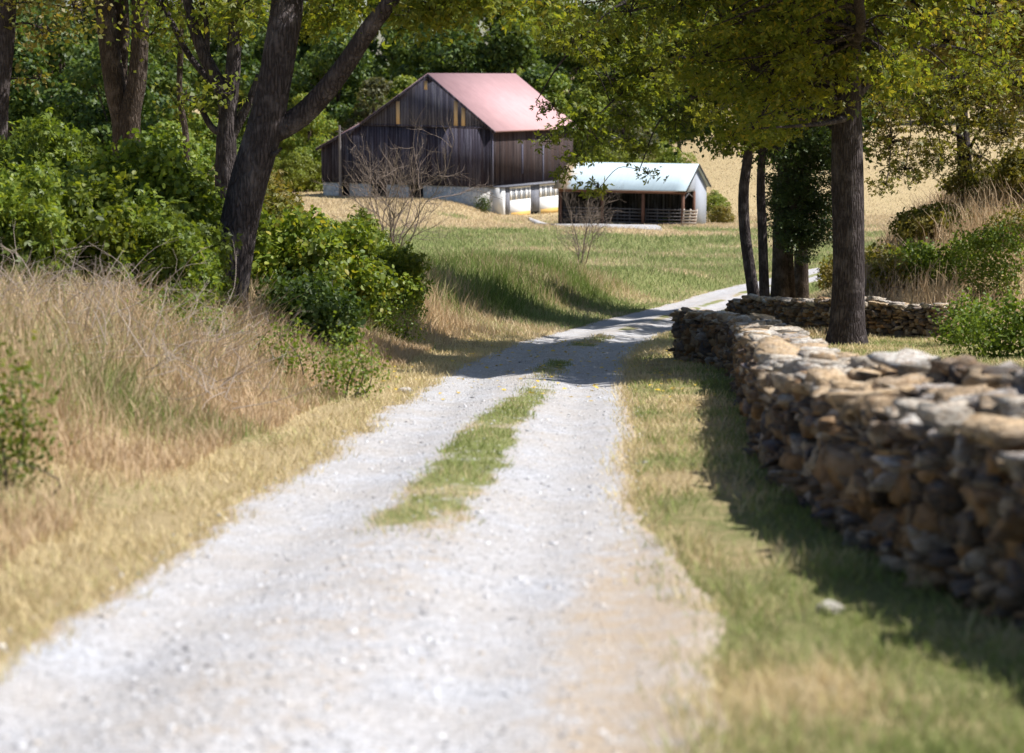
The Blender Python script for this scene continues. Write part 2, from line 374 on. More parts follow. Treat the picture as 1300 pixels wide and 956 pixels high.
# ------------------------------------------------------------------ ground sheet, road
def axis(parts):
    out = [parts[0][0]]
    for a, b, st in parts:
        n = max(1, int(round((b - a) / st))); out += list(a + (b - a) * (np.arange(n) + 1) / n)
    return np.array(out)
xs = axis([(-500, -100, 25), (-100, -30, 3), (-30, -8, .6), (-8, 8, .16), (8, 24, .5), (24, 100, 3), (100, 500, 25)])
ys = axis([(-60, 0, 4), (0, 5, .5), (5, 40, .16), (40, 80, .35), (80, 180, 1.2), (180, 400, 5), (400, 700, 30)])
X, Y = np.meshgrid(xs, ys); Z = G(X, Y); nx, ny = len(xs), len(ys)
i, j = np.meshgrid(np.arange(ny - 1), np.arange(nx - 1), indexing='ij')
Q = np.stack([i * nx + j, i * nx + j + 1, (i + 1) * nx + j + 1, (i + 1) * nx + j], -1).reshape(-1, 4)
def grid_obj(name, X, Y, Z, mat, attr, kind='structure'):
    ny, nx = X.shape; i, j = np.meshgrid(np.arange(ny - 1), np.arange(nx - 1), indexing='ij')
    Q = np.stack([i * nx + j, i * nx + j + 1, (i + 1) * nx + j + 1, (i + 1) * nx + j], -1).reshape(-1, 4)
    o = mesh_obj(name, np.stack([X, Y, Z], -1).reshape(-1, 3), Q, mat, smooth=True, attr={k: v.ravel() for k, v in attr.items()})
    return tag(o, kind=kind)
g = greenness(X, Y)
grid_obj('ground', X, Y, Z, M['ground'], {'green': g})
ry = axis([(-20, 5, .5), (5, 45, .12), (45, 130, .5)])
u = np.linspace(-1, 1, 45); U, YY = np.meshgrid(u, ry)
hwl = HW + .3 * (fbm(ry * .7, ry * 0 + 2, 41) - .5) + .2 * (fbm(ry * 3.4, ry * 0, 44, 5) - .5)
hwr = HW + .3 * (fbm(ry * .35, ry * 0 + 9, 42) - .5) + .12 * (fbm(ry * 3.1, ry * 0, 45, 5) - .5) + .42 * (1 - sm((ry - 8.5) / 6))
XX = roadx(YY) + np.where(U < 0, U * hwl[:, None], U * hwr[:, None])
def strip_f(x, y):
    a = np.abs(x - roadx(y) - .2 * sm((y - 19) / 8)); w = .40 - .1 * sm((y - 16) / 10) + .3 * (fbm(y * 1.6, x * 1.6, 55, 5) - .5)
    m = sm((w - a) / .22) * (.7 + .5 * sm((fbm(x * 2.6, y * 2.6, 58) - .33) / .2))
    on = sm((y - 11.7) / 1.2) * (1 - sm((y - 24.5) / 3.5)) + .8 * sm((y - 27) / 4) * sm((fbm(x * .7, y * .35, 57) - .40) / .12)
    return m * np.clip(on, 0, 1)
edge = np.maximum(sm((np.abs(U) - .80) / .2) * .8, strip_f(XX, YY) * .9)
ruts = np.abs(np.abs(XX - roadx(YY)) - .78); edge = np.maximum(edge, .16 + .22 * sm((ruts - .22) / .3))
edge = np.maximum(edge, .66 * sm((XX - roadx(YY) - .6) / .8) * (1 - sm((YY - 10.5) / 4)))
ZZ = G(XX, YY) + .012 + .0 * U
grid_obj('gravel_road', XX, YY, ZZ - .03 * sm((np.abs(U) - .97) / .03), M['road'], {'edge': edge, 'green': greenness(XX, YY) * strip_f(XX, YY)})
# farm track in front of the shed
tp = spline([ground_pt(*q) for q in ((672, 154), (688, 146), (712, 138.5), (765, 134.5), (835, 131.5))], 30)
tx = np.stack([tp[:, 0]] * 7, 1); ty = tp[:, 1][:, None] + np.linspace(-3., 3., 7)[None] * (1 + .25 * (vnoise(tp[:, 0] * .8, tp[:, 0] * 0, 3)[:, None] - .5))
grid_obj('farm_track', tx, ty, G(tx, ty) + .16 - .15 * np.array([1, 0, 0, 0, 0, 0, 1])[None], M['road'], {'edge': np.zeros_like(tx) + .1, 'green': 0 * tx})
# pebbles
n = 26000; r = np.random.RandomState(5)
y = 6.2 + 34 * r.rand(n) ** 1.6; x = roadx(y) + r.normal(0, .95, n); k = np.abs(x - roadx(y)) < 1.5; x, y = x[k], y[k]
k = (strip_f(x, y) < .3) | (r.rand(len(x)) < .2); x, y = x[k], y[k]
PC = np.array([(-1, -1, -1), (1, -1, -1), (1, 1, -1), (-1, 1, -1), (-1, -1, 1), (1, -1, 1), (1, 1, 1), (-1, 1, 1)]) * .58
PQ = np.array([(0, 3, 2, 1), (4, 5, 6, 7), (0, 1, 5, 4), (1, 2, 6, 5), (2, 3, 7, 6), (3, 0, 4, 7)])
def rocks(x, y, z, s, r, flat=.6):
    n = len(x); V = PC[None] + r.normal(0, .17, (n, 8, 3)); V = V * (s[:, None] * r.uniform(.6, 1.2, (n, 3)))[:, None] * np.array([1, 1, flat])
    th = r.uniform(0, 6.28, n); c, s_ = np.cos(th)[:, None], np.sin(th)[:, None]
    V = np.stack([V[..., 0] * c - V[..., 1] * s_, V[..., 0] * s_ + V[..., 1] * c, V[..., 2]], -1) + np.stack([x, y, z], 1)[:, None]
    return V.reshape(-1, 3), (PQ[None] + (np.arange(n) * 8)[:, None, None]).reshape(-1, 4)
s = np.clip(r.lognormal(math.log(.0075), .5, len(x)), .003, .035)
V, Q = rocks(x, y, G(x, y) + .012, s, r)
t = NT('gravel_stone'); isl = t.n('ShaderNodeNewGeometry').outputs['Random Per Island']
gm = t.finish(t.ramp(isl, [(0., (.26, .25, .25)), (.4, (.50, .50, .52)), (.8, (.72, .72, .74)), (1., (.50, .42, .33))]), .9)
tag(mesh_obj('gravel', V, Q, gm), 'loose pale grey gravel stones lying over the lane', 'gravel', kind='stuff')
# ------------------------------------------------------------------ stone walls
def stone_wall(name, pts, hts, th, label, seed, capr=(.16, .34), slope=0):
    ths = th if hasattr(th, '__len__') else [th] * len(pts); sls = slope if hasattr(slope, '__len__') else [slope] * len(pts)
    r = np.random.RandomState(seed); P = spline([(a, b, h) for (a, b), h in zip(pts, hts)], 60 * (len(pts)))
    kk = np.linspace(0, len(pts) - 1, len(P)); TH = np.interp(kk, range(len(pts)), ths); SL = np.interp(kk, range(len(pts)), sls)
    L = np.r_[0, np.cumsum(np.linalg.norm(np.diff(P[:, :2], axis=0), axis=1))]; T = np.gradient(P[:, :2], axis=0); T = unit(T); Nn = np.stack([T[:, 1], -T[:, 0]], 1)
    def at_(s): return np.array([np.interp(s, L, P[:, 0]), np.interp(s, L, P[:, 1])]), np.interp(s, L, P[:, 2]), np.array([np.interp(s, L, T[:, 0]), np.interp(s, L, T[:, 1])])
    root = empty(name, (P[0, 0], P[0, 1], float(G(P[0, 0], P[0, 1]))), label, 'stone wall'); ox = np.array(root.location)
    # core
    SS = np.arange(0, L[-1], .3); V = []
    for s_ in SS:
        c, h, t = at_(s_); n_ = np.array([t[1], -t[0]]); g = float(G(*c)); th = float(np.interp(s_, L, TH)); sl = float(np.interp(s_, L, SL))
        for o_, zz in ((-1, -.1), (-1, h - .10 - sl), (1, h - .10 + sl), (1, -.1)):
            q = c + n_ * o_ * (th / 2 - .12); V.append((q[0], q[1], g + zz))
    V = np.array(V); m = len(SS); Qc = [(i * 4 + a, i * 4 + (a + 1) % 4, (i + 1) * 4 + (a + 1) % 4, (i + 1) * 4 + a) for i in range(m - 1) for a in range(4)]
    Qc += [(0, 1, 2, 3), ((m - 1) * 4 + 3, (m - 1) * 4 + 2, (m - 1) * 4 + 1, (m - 1) * 4)]
    mesh_obj('wall_core', V - ox, Qc, M['mortar'], root)
    # stone template: cube subdivided 1x, rounded
    g1 = np.linspace(-1, 1, 4); tv = []; idx = {}; tq = []
    def vid(p):
        k = tuple(np.round(p, 4))
        if k not in idx: idx[k] = len(tv); tv.append(p)
        return idx[k]
    for ax in range(3):
        for sg in (-1, 1):
            for a in range(3):
                for b in range(3):
                    q = []
                    for da, db in ((0, 0), (1, 0), (1, 1), (0, 1)):
                        p = np.zeros(3); p[ax] = sg; p[(ax + 1) % 3] = g1[a + da]; p[(ax + 2) % 3] = g1[b + db]; q.append(vid(p))
                    tq.append(q if sg > 0 else q[::-1])
    tv = np.array(tv); tq = np.array(tq)
    tv = tv / (np.abs(tv) ** 9).sum(1)[:, None] ** (1 / 9)
    def emit(lst):
        n = len(lst); A = np.array([l[0] for l in lst]); D = np.array([l[1] for l in lst]); TT = np.array([l[2] for l in lst])  # centre, half dims(along,across,up), tangent
        b = r.normal(0, .12, (n, len(tv), 3)); low = r.normal(0, .24, (n, 3, 3)) * np.where(D.max(1) > .17, .4, 1.)[:, None, None]
        Vt = tv[None] + b + np.einsum('nij,kj->nki', low, tv)
        Vt = Vt * D[:, None]
        yw = r.normal(0, .09, n); ct, s_ = np.cos(yw), np.sin(yw)
        tx = np.stack([TT[:, 0] * ct - TT[:, 1] * s_, TT[:, 0] * s_ + TT[:, 1] * ct, r.normal(0, .06, n)], 1); nx_ = np.stack([tx[:, 1], -tx[:, 0], r.normal(0, .08, n)], 1)
        W = A[:, None] + Vt[..., 0:1] * tx[:, None] + Vt[..., 1:2] * nx_[:, None] + Vt[..., 2:3] * np.array([0, 0, 1.])
        return W.reshape(-1, 3) - ox, (tq[None] + (np.arange(n) * len(tv))[:, None, None]).reshape(-1, 4)
    lst = []
    for side in (-1, 1):
        z = 0.
        k = 0
        while z < 1.45:
            hh = r.choice([r.uniform(.04, .08), r.uniform(.07, .13)], p=[.6, .4]); s_ = r.uniform(-.1, .05)
            while s_ < L[-1]:
                ln = r.uniform(.06, .19) * (1.3 if hh > .08 else 1); c, h, t = at_(min(s_ + ln / 2, L[-1])); n_ = np.array([t[1], -t[0]]); g = float(G(*c)); th = float(np.interp(s_, L, TH)); sl = float(np.interp(s_, L, SL))
                if z + hh * .5 < h - .03 + side * sl:
                    off = th / 2 - .08 + r.normal(0, .05) + .04 * (1 - z / max(h, .1))
                    q = c + side * n_ * off; h2 = hh * r.uniform(.8, 1.25)
                    lst.append(((q[0], q[1], g + z + hh / 2 + r.normal(0, .012)), (ln / 2 * .93, .10, h2 / 2 * .98), t))
                s_ += ln
            z += hh * .97; k += 1
    for s_end in (0, L[-1]):
        c, h, t = at_(s_end); n_ = np.array([t[1], -t[0]]); g = float(G(*c)); th = float(np.interp(s_end, L, TH)); sl = 0.; z = 0
        while z < h - .05:
            hh = r.uniform(.06, .11); w = -th / 2
            while w < th / 2:
                ww = r.uniform(.1, .22); q = c + n_ * min(w + ww / 2, th / 2 - .05); lst.append(((q[0], q[1], g + z + hh / 2), (.1, ww / 2, hh / 2 * 1.1), t)); w += ww
            z += hh
    V, Qs = emit(lst); mesh_obj('wall_face', V, Qs, M['stone'], root, smooth=False)
    lst = []; s_ = 0
    while s_ < L[-1]:
        ln = r.uniform(*capr); c, h, t = at_(min(s_ + ln / 2, L[-1])); n_ = np.array([t[1], -t[0]]); g = float(G(*c)); th = float(np.interp(s_, L, TH)); sl = float(np.interp(s_, L, SL))
        nw = r.choice([1, 2, 3], p=[.1, .5, .4]) if th < .68 else (3 if r.rand() < .6 else 4) if th > .8 else 3; cuts = list(np.linspace(-1, 1, nw + 1) + np.r_[0, r.uniform(-.3, .3, nw - 1) / nw, 0]) if nw > 1 else [-1, 1]
        for a, b in zip(cuts[:-1], cuts[1:]):
            q = c + n_ * (a + b) / 2 * (th / 2 + .03); up = h - .03 + r.normal(0, .03) + sl * (a + b) / 2
            lst.append(((q[0], q[1], g + up), (ln / 2 * r.uniform(.95, 1.1), (b - a) / 2 * (th / 2 + .03) * r.uniform(.95, 1.05), r.uniform(.025, .06)), t))
        s_ += ln * .97
    V, Qs = emit(lst); mesh_obj('coping', V, Qs, M['cap'], root, smooth=False)
    return root
wp = [(3.14, 33.9), (3.42, 32.3), (3.68, 30.4), (3.42, 26.5), (2.88, 20.5), (2.50, 15.9), (2.55, 13.0), (2.70, 11.), (2.93, 9.2), (3.2, 7.6), (3.5, 6.2)]
stone_wall('stone_wall', wp, [.80, .80, .78, .77, .79, .85, .92, .97, 1.0, 1.0, 1.0], [.62, .62, .62, .62, .64, .70, .88, 1.05, 1.1, 1.1, 1.1], 'long dry stone wall with pale sunlit capping running along right side of the lane', 11, (.12, .34), slope=[.03, .03, .03, .03, .0, -.04, -.10, -.14, -.15, -.15, -.15])
stone_wall('stone_wall', [(5.75, 50.0), (6.5, 47.8), (7.6, 44.6), (9.3, 42.6)], [.72, .75, .78, .7], .55, 'short shaded stone wall behind the thick straight trunk on the right', 12)
w0 = hit(1053, 779)
def loose_stone(p, s, label, seed):
    r = np.random.RandomState(seed); import bmesh
    bm = bmesh.new(); bmesh.ops.create_icosphere(bm, subdivisions=3, radius=1)
    for v in bm.verts:
        n = .75 + .5 * float(fbm(v.co.x * 1.3 + seed, v.co.y * 1.3 + v.co.z * 1.7, seed, 3)); v.co = Vector((v.co.x * s * n, v.co.y * s * .8 * n, v.co.z * s * .6 * n))
    me = bpy.data.meshes.new('loose_stone'); bm.to_mesh(me); bm.free(); me.materials.append(M['cap']); o = bpy.data.objects.new('loose_stone', me); COL.objects.link(o)
    o.location = (p[0], p[1], p[2] + s * .2); tag(o, label, 'stone')
loose_stone(w0, .07, 'small pale stone lying in the grass at edge of the stone wall shadow', 3)
loose_stone(hit(515, 499), .10, 'pale stone lying on the left edge of the lane near tree shadows', 4)
# ------------------------------------------------------------------ grass
r = np.random.RandomState(21)
def add_grass(name, x, y, h, w, mat, label, lean=.35, two=False, cat='grass', wind=(0, 0), gadd=0):
    V, Q, k = blades(x, y, h, w, r, lean, two, wind=wind)
    g = np.clip(greenness(x, y) + gadd, 0, 1)
    return tag(mesh_obj(name, V, Q, mat, attr={'green': np.repeat(g, k)}), label, cat, kind='stuff')
# mown verge turf
N = 430000; y = 6. + 40 * r.rand(N) ** 1.9; x = roadx(y) + r.uniform(-4.2, 9, N)
a = np.abs(x - roadx(y)); dr = x - roadx(y) - HW; dl = roadx(y) - HW - x
dens = np.where(dr > -.05, .9, 0) + np.where(dl > -.05, .8, 0); dens = np.where(a < HW, strip_f(x, y) * 1.6, dens)
dens = dens + np.where((a < HW + .1) & (a > HW - .5), .45 * (1 - (HW + .1 - a) / .6) * sm((fbm(x * 3, y * 3, 71) - .5) / .1), 0)
bare = sm((fbm(x * 1.1, y * 1.1, 73) - .38) / .2); dens = dens * np.where(a > HW, .25 + .75 * bare, 1)
dens = dens * np.where((dr > 0) & (dr < .75) & (y < 14), .25, 1)
inR = (x - roadx(y)) / np.interp(y, ry, hwr); inL = (roadx(y) - x) / np.interp(y, ry, hwl); q_ = np.maximum(inR, inL); fr_ = .9 * sm((q_ - .80 - .22 * (fbm(x * 5, y * 5, 79) - .5)) / .2)
dens = np.where((q_ > .7) & (q_ < 1.12), np.maximum(fr_, np.where(a < HW - .5, dens, 0)), np.where((q_ <= .7) & (a > HW - .5), 0, dens))
k = r.rand(N) < dens; x, y = x[k], y[k]
h = r.uniform(.03, .10, len(x)) * (.45 + 1.2 * fbm(x * 2.2, y * 2.2, 75)) * (1 + .1 * sm((14 - y) / 6)); h = np.where(np.abs(x - roadx(y)) < .7, h * .8, h)
add_grass('verge_turf', x, y, h, .009 + .0004 * y, M['turf'], 'short mown turf, straw coloured with green patches, on the verges beside the lane', .5)
# tall dry grass on the left bank
N = 120000; y = 6.5 + 40 * r.rand(N) ** 1.2; dl = .85 + 7.5 * r.rand(N) ** 1.2 + .5 * (fbm(y * .5, y * 0, 81) - .5); x = roadx(y) - HW - dl
k = r.rand(N) < (.3 + .9 * sm((fbm(x * .9, y * .9, 83) - .35) / .25)) * (1 - .75 * sm((y - 33) / 6)); x, y, dl = x[k], y[k], dl[k]
h = (.16 + .5 * sm((dl - .8) / 2.2)) * r.uniform(.5, 1.15, len(x)) * (.6 + .8 * fbm(x * .8, y * .8, 85))
add_grass('tall_dry_grass', x, y, h, .007 + .0003 * y, M['dry'], 'tall straw coloured dry grass on the bank left of the lane', .38, True, gadd=-.08)
# field between lane and barn + right bank
N = 260000; y = 44 + 116 * r.rand(N) ** 1.25; x = r.uniform(-.30, .33, N) * y
a = np.abs(x - roadx(y)); dr = x - roadx(y) - HW; k = (a > HW - .1 + .4 * (fbm(x, y, 88) - .5))
k |= (strip_f(x, y) > .3) & (r.rand(N) < .8)
tdist = np.abs(y - np.interp(x, tp[:, 0], tp[:, 1])) ; k &= ~((tdist < 3.1) & (x > tp[0, 0]) & (x < tp[-1, 0]))
x, y, dr, a = x[k], y[k], dr[k], a[k]
h = .10 + .22 * fbm(x * .3, y * .3, 87) * r.uniform(.5, 1.3, len(x)); h = h * sm((a - .9) / 3 + .35)
V_ = add_grass('field_grass', x, y, h, .012 + .00035 * y, M['field'], 'green and tan rough grass covering the field below the barn', .45)
N = 42000; y = r.uniform(47, 88, N); x = roadx(y) + HW + 3.6 + 16 * r.rand(N); h = r.uniform(.35, 1.05, N) * (.5 + fbm(x * .5, y * .5, 91)) * sm((x - roadx(y) - HW - 3) / 3)
k = r.rand(N) < sm((fbm(x * .4, y * .4, 92) - .25) / .3); add_grass('tall_bank_grass', x[k], y[k], h[k], .03, M['dry'], 'tall brown dry grass covering the bank at the right', .35, True, gadd=-.15)
N = 16000; y = r.uniform(40, 76, N); x = roadx(y) - HW - 1.2 - 6 * r.rand(N) ** 1.2; h = r.uniform(.2, .7, N) * (.5 + fbm(x * .6, y * .6, 94)) * sm((roadx(y) - HW - x - .9) / 1.5)
add_grass('bank_grass', x, y, h, .02, M['dry'], 'brown and green rough grass on the low bank beyond the bushes', .4, True, gadd=.05)
N = 90000; y = r.uniform(150, 300, N); x = r.uniform(-.30, .34, N) * y
add_grass('hill_grass', x, y, r.uniform(.06, .22, N), .09, M['field'], 'short tan stubble grass on the hill field beyond the barn and shed', .5)
# fallen leaves
n = 420; y = r.uniform(24, 42, n); x = roadx(y) + r.normal(0, 2.4, n); P = np.stack([x, y, G(x, y) + .035], 1)
V, Q = leaves(P, .075, LEAF6, r, nrm=np.array([0, 0, 3.]), down=0, spread=.6)
fl = leaf_mat('fallen_leaf', [(0., (.55, .38, .05)), (.5, (.75, .55, .06)), (1., (.35, .22, .08))], transl=.1)
tag(mesh_obj('fallen_leaves', V, Q, fl), 'yellow fallen leaves scattered over lane and verges under the trees', 'fallen leaves', kind='stuff')
# ------------------------------------------------------------------ trees
def tree(name, base, stems, clumps, leafmat, lsize, label, group=None, seed=1, bark='bark', tmpl=LEAF4, per=26, sig=.28, rough=.10, sides=20, cat='tree', twr=.012, twigmat=None, droop=.5, limbparts=()):
    """stems: list of (points, r0, r1); clumps: (centre, (rx,ry,rz), nleaves)"""
    r = np.random.RandomState(seed); base = np.array(base, float)
    root = empty(name, base, label, cat, group)
    tm = MB(); allp = []
    for k, (pts, r0, r1) in enumerate(stems):
        n = 26 if len(pts) > 2 else 14; P = spline(np.array(pts, float), n); rad = np.linspace(r0, r1, n) 
        if k == 0: 
            hgt = P[:, 2] - P[0, 2]; rad = rad * (1 + .45 * np.exp(-hgt / .35))
        tm.tube(P - base, rad, sides if r0 > .1 else 8, rough if r0 > .06 else 0, seed + k); allp.append(np.c_[P, rad])
    allp = np.concatenate(allp)
    LV = []; LQ = []; nn = 0
    for cc in clumps:
        c, rad, nl = cc[:3]; mul = cc[3] if len(cc) > 3 else 1.
        c = np.array(c, float); rad = np.array(rad, float)
        d = np.linalg.norm(allp[:, :3] - c, axis=1) + 2. * np.maximum(0, allp[:, 2] - c[2] - .5); q = allp[np.argmin(d)]; a = q[:3]
        if np.linalg.norm(a - c) > .3:
            mid = (a + c) / 2 + np.array([0, 0, .12 * np.linalg.norm(a - c)]) + r.normal(0, .06, 3) * np.linalg.norm(a - c)
            P = spline([a, mid, c], 9); l = np.linalg.norm(a - c)
            tm.tube(P - base, np.linspace(min(q[3] * .7, .018 + .012 * l), .010, 9), 5)
        m = max(3, int(nl / per)); sc = r.normal(size=(m, 3)); sc = unit(sc) * (r.rand(m, 1) ** (1 / 2.2)) * rad + c
        for s_ in sc[:: (1 if m < 60 else 2)]:
            mid = (c + s_) / 2 + r.normal(0, .08, 3) + (0, 0, .08); tm.tube(spline([c, mid, s_], 5) - base, np.linspace(twr, twr * .4, 5), 4)
        P = np.repeat(sc, per, 0); dirs = np.repeat(unit(sc - c + (0, 0, .0)), per, 0)
        P = P + r.normal(0, sig, P.shape) * np.array([1, 1, .55]) + dirs * r.uniform(-.2, .5, (len(P), 1)) * sig * 2
        V, Qd = leaves(P, lsize * mul, tmpl if mul < 1.5 else LEAF4, r, down=droop); LV.append(V); LQ.append(Qd + nn); nn += len(V)
    tm.build('trunk', M[bark], root, smooth=True)
    if LV: mesh_obj('crown', np.concatenate(LV) - base, np.concatenate(LQ), M[leafmat], root)
    return root
def upper_crown(base, h0, h1, rad, n, nl, r, cx=0, cy=0):
    out = []
    for k in range(n):
        t = (k + .5) / n; h = h0 + (h1 - h0) * t; th = k * 2.4 + r.rand(); q = rad * (math.sin(math.pi * min(1, .25 + .75 * t)) ** .7) * r.uniform(.25, .95)
        out.append((base + np.array([cx + q * math.cos(th), cy + q * math.sin(th), h]), (1.3, 1.3, .7), nl, 1.35 if h < 7.4 else 2.3))  # oversized leaves above the frame thicken the cast shade
    return out
def C(px, py, D, rp, n, flat=.6):
    rr = rp / F * D; return (at(px, py, D), (rr, rr * 1.2, rr * flat), n)
rc = np.random.RandomState(3)
# T1: thick straight trunk on the right
b = ground_pt(1077, 40.); tp_ = [b + (0, 0, -.15), at(1077, 300, 40), at(1075, 150, 40), at(1076, 20, 40), at(1070, -150, 40.3), at(1085, -420, 40.8)]
lim = [([at(1076, 130, 40), at(1120, 80, 40.6), at(1175, 20, 41.5), at(1250, -80, 42.5)], .16, .05), ([at(1074, 20, 40), at(1000, -60, 39), at(900, -140, 38)], .15, .05),
       ([at(1076, -60, 40), at(960, -130, 41), at(820, -170, 42), at(740, -150, 42)], .14, .04), ([at(1078, -150, 40.3), at(1180, -260, 41)], .15, .05), ([at(1078, -200, 40.4), at(1000, -380, 40)], .13, .04)]
cl = []
for px, py, D, rp, nl in [(1010, 30, 37, 75, 2200), (930, 20, 37, 70, 1700), (1040, 85, 38.5, 60, 1500), (960, 90, 37, 60, 1500), (885, 70, 37.5, 50, 1000), (1010, 130, 38, 45, 900), (1150, 30, 40, 80, 2000), (1130, 100, 42, 60, 1300), (1250, 20, 42, 80, 1800),
                          (1220, 100, 43, 70, 1400), (860, 10, 38.5, 60, 1200), (800, 15, 39, 60, 1000), (740, 5, 40, 50, 700), (1280, 90, 42, 60, 1200), (960, 150, 38.5, 35, 350), (925, 120, 39, 40, 450)]:
    cl.append(C(px, py, D, rp, nl))
r_ = np.random.RandomState(8)
cl += upper_crown(b, 7.4, 10, 4.2, 15, 640, r_, cx=-.8, cy=-1.5) + upper_crown(b, 7.4, 9.8, 3.4, 13, 760, r_, cx=-.8, cy=-7.2) + upper_crown(b, 7.5, 9.6, 2.0, 6, 560, r_, cx=1.2, cy=-11.2)  # nearer clumps added out of view to throw shade bands on the lane
lim.append(([at(1077, 60, 40), b + (-.5, -3.5, 6.2), b + (-1., -7, 7.4), b + (.6, -11, 8.)], .13, .03))  # limb added to carry the out-of-view shade clumps
def spray(lo, hi, n, D0, D1, nl, r):
    lx = [640, 700, 780, 860, 900, 960, 1040, 1100, 1180, 1240, 1300]; ly = [15, 60, 90, 120, 165, 195, 150, 110, 190, 200, 190]; out = []
    for k in range(n):
        px = r.uniform(lo, hi); lim_ = np.interp(px, lx, ly); py = lim_ * (1 - r.rand() ** .8 * 1.1) ; out.append(C(px, py, r.uniform(D0, D1), r.uniform(10, 24), int(nl * r.uniform(.5, 1.4)), .5))
    return out
cl = [(c_[0], c_[1] * .9, int(c_[2] * .42)) if False else (c_[0], c_[1], int(c_[2] * .22), *c_[3:]) if len(c_) == 3 else c_ for c_ in cl] + spray(880, 1150, 95, 35, 45, 85, r_)
tree('broadleaf_tree', b, [(tp_, .335, .22)] + lim, cl, 'leafA', .135, 'tree with thick straight dark trunk rising in front of the short shaded stone wall', seed=31, tmpl=LEAF3, per=14, sig=.20, sides=36, rough=.10)
# hanging leafy branch across the barn: belongs to a slim tree right of lane
b = ground_pt(957, 53); st = [b + (0, 0, -.1), at(957, 380, 53), at(946, 300, 53), at(944, 240, 53), at(950, 180, 53), at(938, 90, 53), at(925, 0, 53), at(910, -130, 53)]
br = [([at(946, 60, 53), at(870, 70, 51), at(800, 110, 49), at(740, 165, 48)], .06, .012), ([at(938, 110, 53), at(890, 120, 52), at(840, 150, 51), at(812, 215, 50.5)], .05, .012), ([at(925, -10, 53), at(800, 0, 51), at(720, 70, 50), at(680, 130, 50)], .06, .012)]
cl = [C(*a) for a in [(745, 150, 48, 26, 230), (720, 165, 48, 18, 110), (735, 200, 48, 16, 90), (780, 105, 49, 40, 520), (830, 100, 49, 45, 600), (700, 140, 50, 14, 70), (810, 190, 50.5, 20, 140), (822, 222, 50.5, 10, 36), (770, 50, 50, 55, 800), (720, 45, 50, 40, 300), (860, 150, 51, 35, 300), (880, 60, 52, 60, 900),
                      (840, 30, 51, 60, 900), (930, 100, 53, 60, 900), (945, 40, 53, 60, 900), (760, 240, 49, 14, 60), (690, 180, 49, 10, 40), (800, 150, 49.5, 22, 150), (960, 170, 53, 30, 250), (925, 185, 52.5, 22, 140), (760, 180, 48.4, 16, 80), (718, 222, 48, 12, 40)]]
tree('broadleaf_tree', b, [(st, .17, .09)] + br, cl + spray(690, 930, 46, 48, 54, 75, r_) + upper_crown(b, 7.5, 12, 3.2, 8, 500, r_), 'leafA', .145, 'slim tree with bowed trunk and low branch drooping leaves in front of the barn', seed=32, per=10, sig=.15, tmpl=LEAF3)
b = ground_pt(972, 55); tree('broadleaf_tree', b, [([b + (0, 0, -.1), at(968, 300, 55), at(966, 220, 55), at(975, 100, 55), at(985, -60, 55)], .15, .08)], [C(*a) for a in [(985, 190, 55, 30, 260), (1000, 110, 55, 50, 700), (960, 60, 56, 60, 700), (1020, 40, 56, 60, 700)]] + upper_crown(b, 5.5, 11, 3.6, 14, 650, r_, cy=-1.5), 'leafD', .12,
     'slender dark tree close behind the bowed slim tree', seed=33, per=14)
# cedar
b = ground_pt(990, 61); cs = [([b + (0, 0, -.1), at(992, 250, 61), at(1010, 60, 61)], .30, .08), ([b + (.35, .2, -.1), at(1002, 290, 61), at(1022, 140, 61)], .20, .06)]
cl = []
for k in range(120):
    t = k / 120; py = 312 - 215 * t; w = 48 * (1 - .35 * t) * (.55 + .45 * min(1, t * 6)); cl.append(C(1020 + rc.uniform(-w, w), py + rc.uniform(-10, 10), 61 + rc.uniform(-1.2, 1.2), 17, 420, .9))
tree('cedar_tree', b, cs, cl, 'cedar', .075, 'dark evergreen cedar with twin trunks beside the thick straight trunk', seed=34, bark='bark2', per=60, sig=.13, cat='cedar tree', twr=.008)
b = ground_pt(1017, 63); tree('broadleaf_tree', b, [([b + (0, 0, -.1), at(1017, 280, 63), at(1020, 120, 63), at(1030, -40, 63)], .24, .14)], [C(1040, 110, 62, 50, 700), C(1000, 60, 63, 50, 700), C(1060, 40, 63, 60, 800)] + upper_crown(b, 5, 10, 4.2, 22, 750, r_, cx=-.5), 'leafD', .13,
     'tree with pale grey trunk half hidden behind the dark cedar', seed=35, bark='bark2')
# right back tree, with dead branches
b = ground_pt(1232, 60); st = [b + (0, 0, -.1), at(1228, 250, 60), at(1222, 160, 60), at(1215, 60, 60), at(1220, -120, 60)]
br = [([at(1224, 175, 60), at(1190, 160, 58), at(1150, 140, 56), at(1105, 130, 55)], .07, .015), ([at(1226, 200, 60), at(1250, 160, 59), at(1300, 150, 58)], .06, .02), ([at(1222, 110, 60), at(1260, 60, 58), at(1300, 0, 57)], .08, .02)]
cl = [C(*a) for a in [(1130, 180, 55, 38, 420), (1180, 150, 57, 48, 650), (1240, 130, 58, 50, 700), (1150, 215, 55, 28, 220), (1195, 205, 57, 36, 360), (1280, 170, 57, 38, 380), (1225, 70, 58, 60, 900), (1290, 100, 58, 50, 700), (1170, 70, 57, 50, 700), (1120, 140, 55, 36, 450), (1125, 235, 54, 18, 90), (1245, 200, 59, 30, 230), (1265, 215, 59, 20, 100)]]
tree('broadleaf_tree', b, [(st, .26, .12)] + br, cl + spray(1110, 1300, 50, 55, 60, 80, r_) + upper_crown(b, 8, 11, 3.4, 5, 350, r_), 'leafY', .135, 'olive leaved tree with spreading low branches standing on the right bank', seed=36, per=11, sig=.2, tmpl=LEAF3)
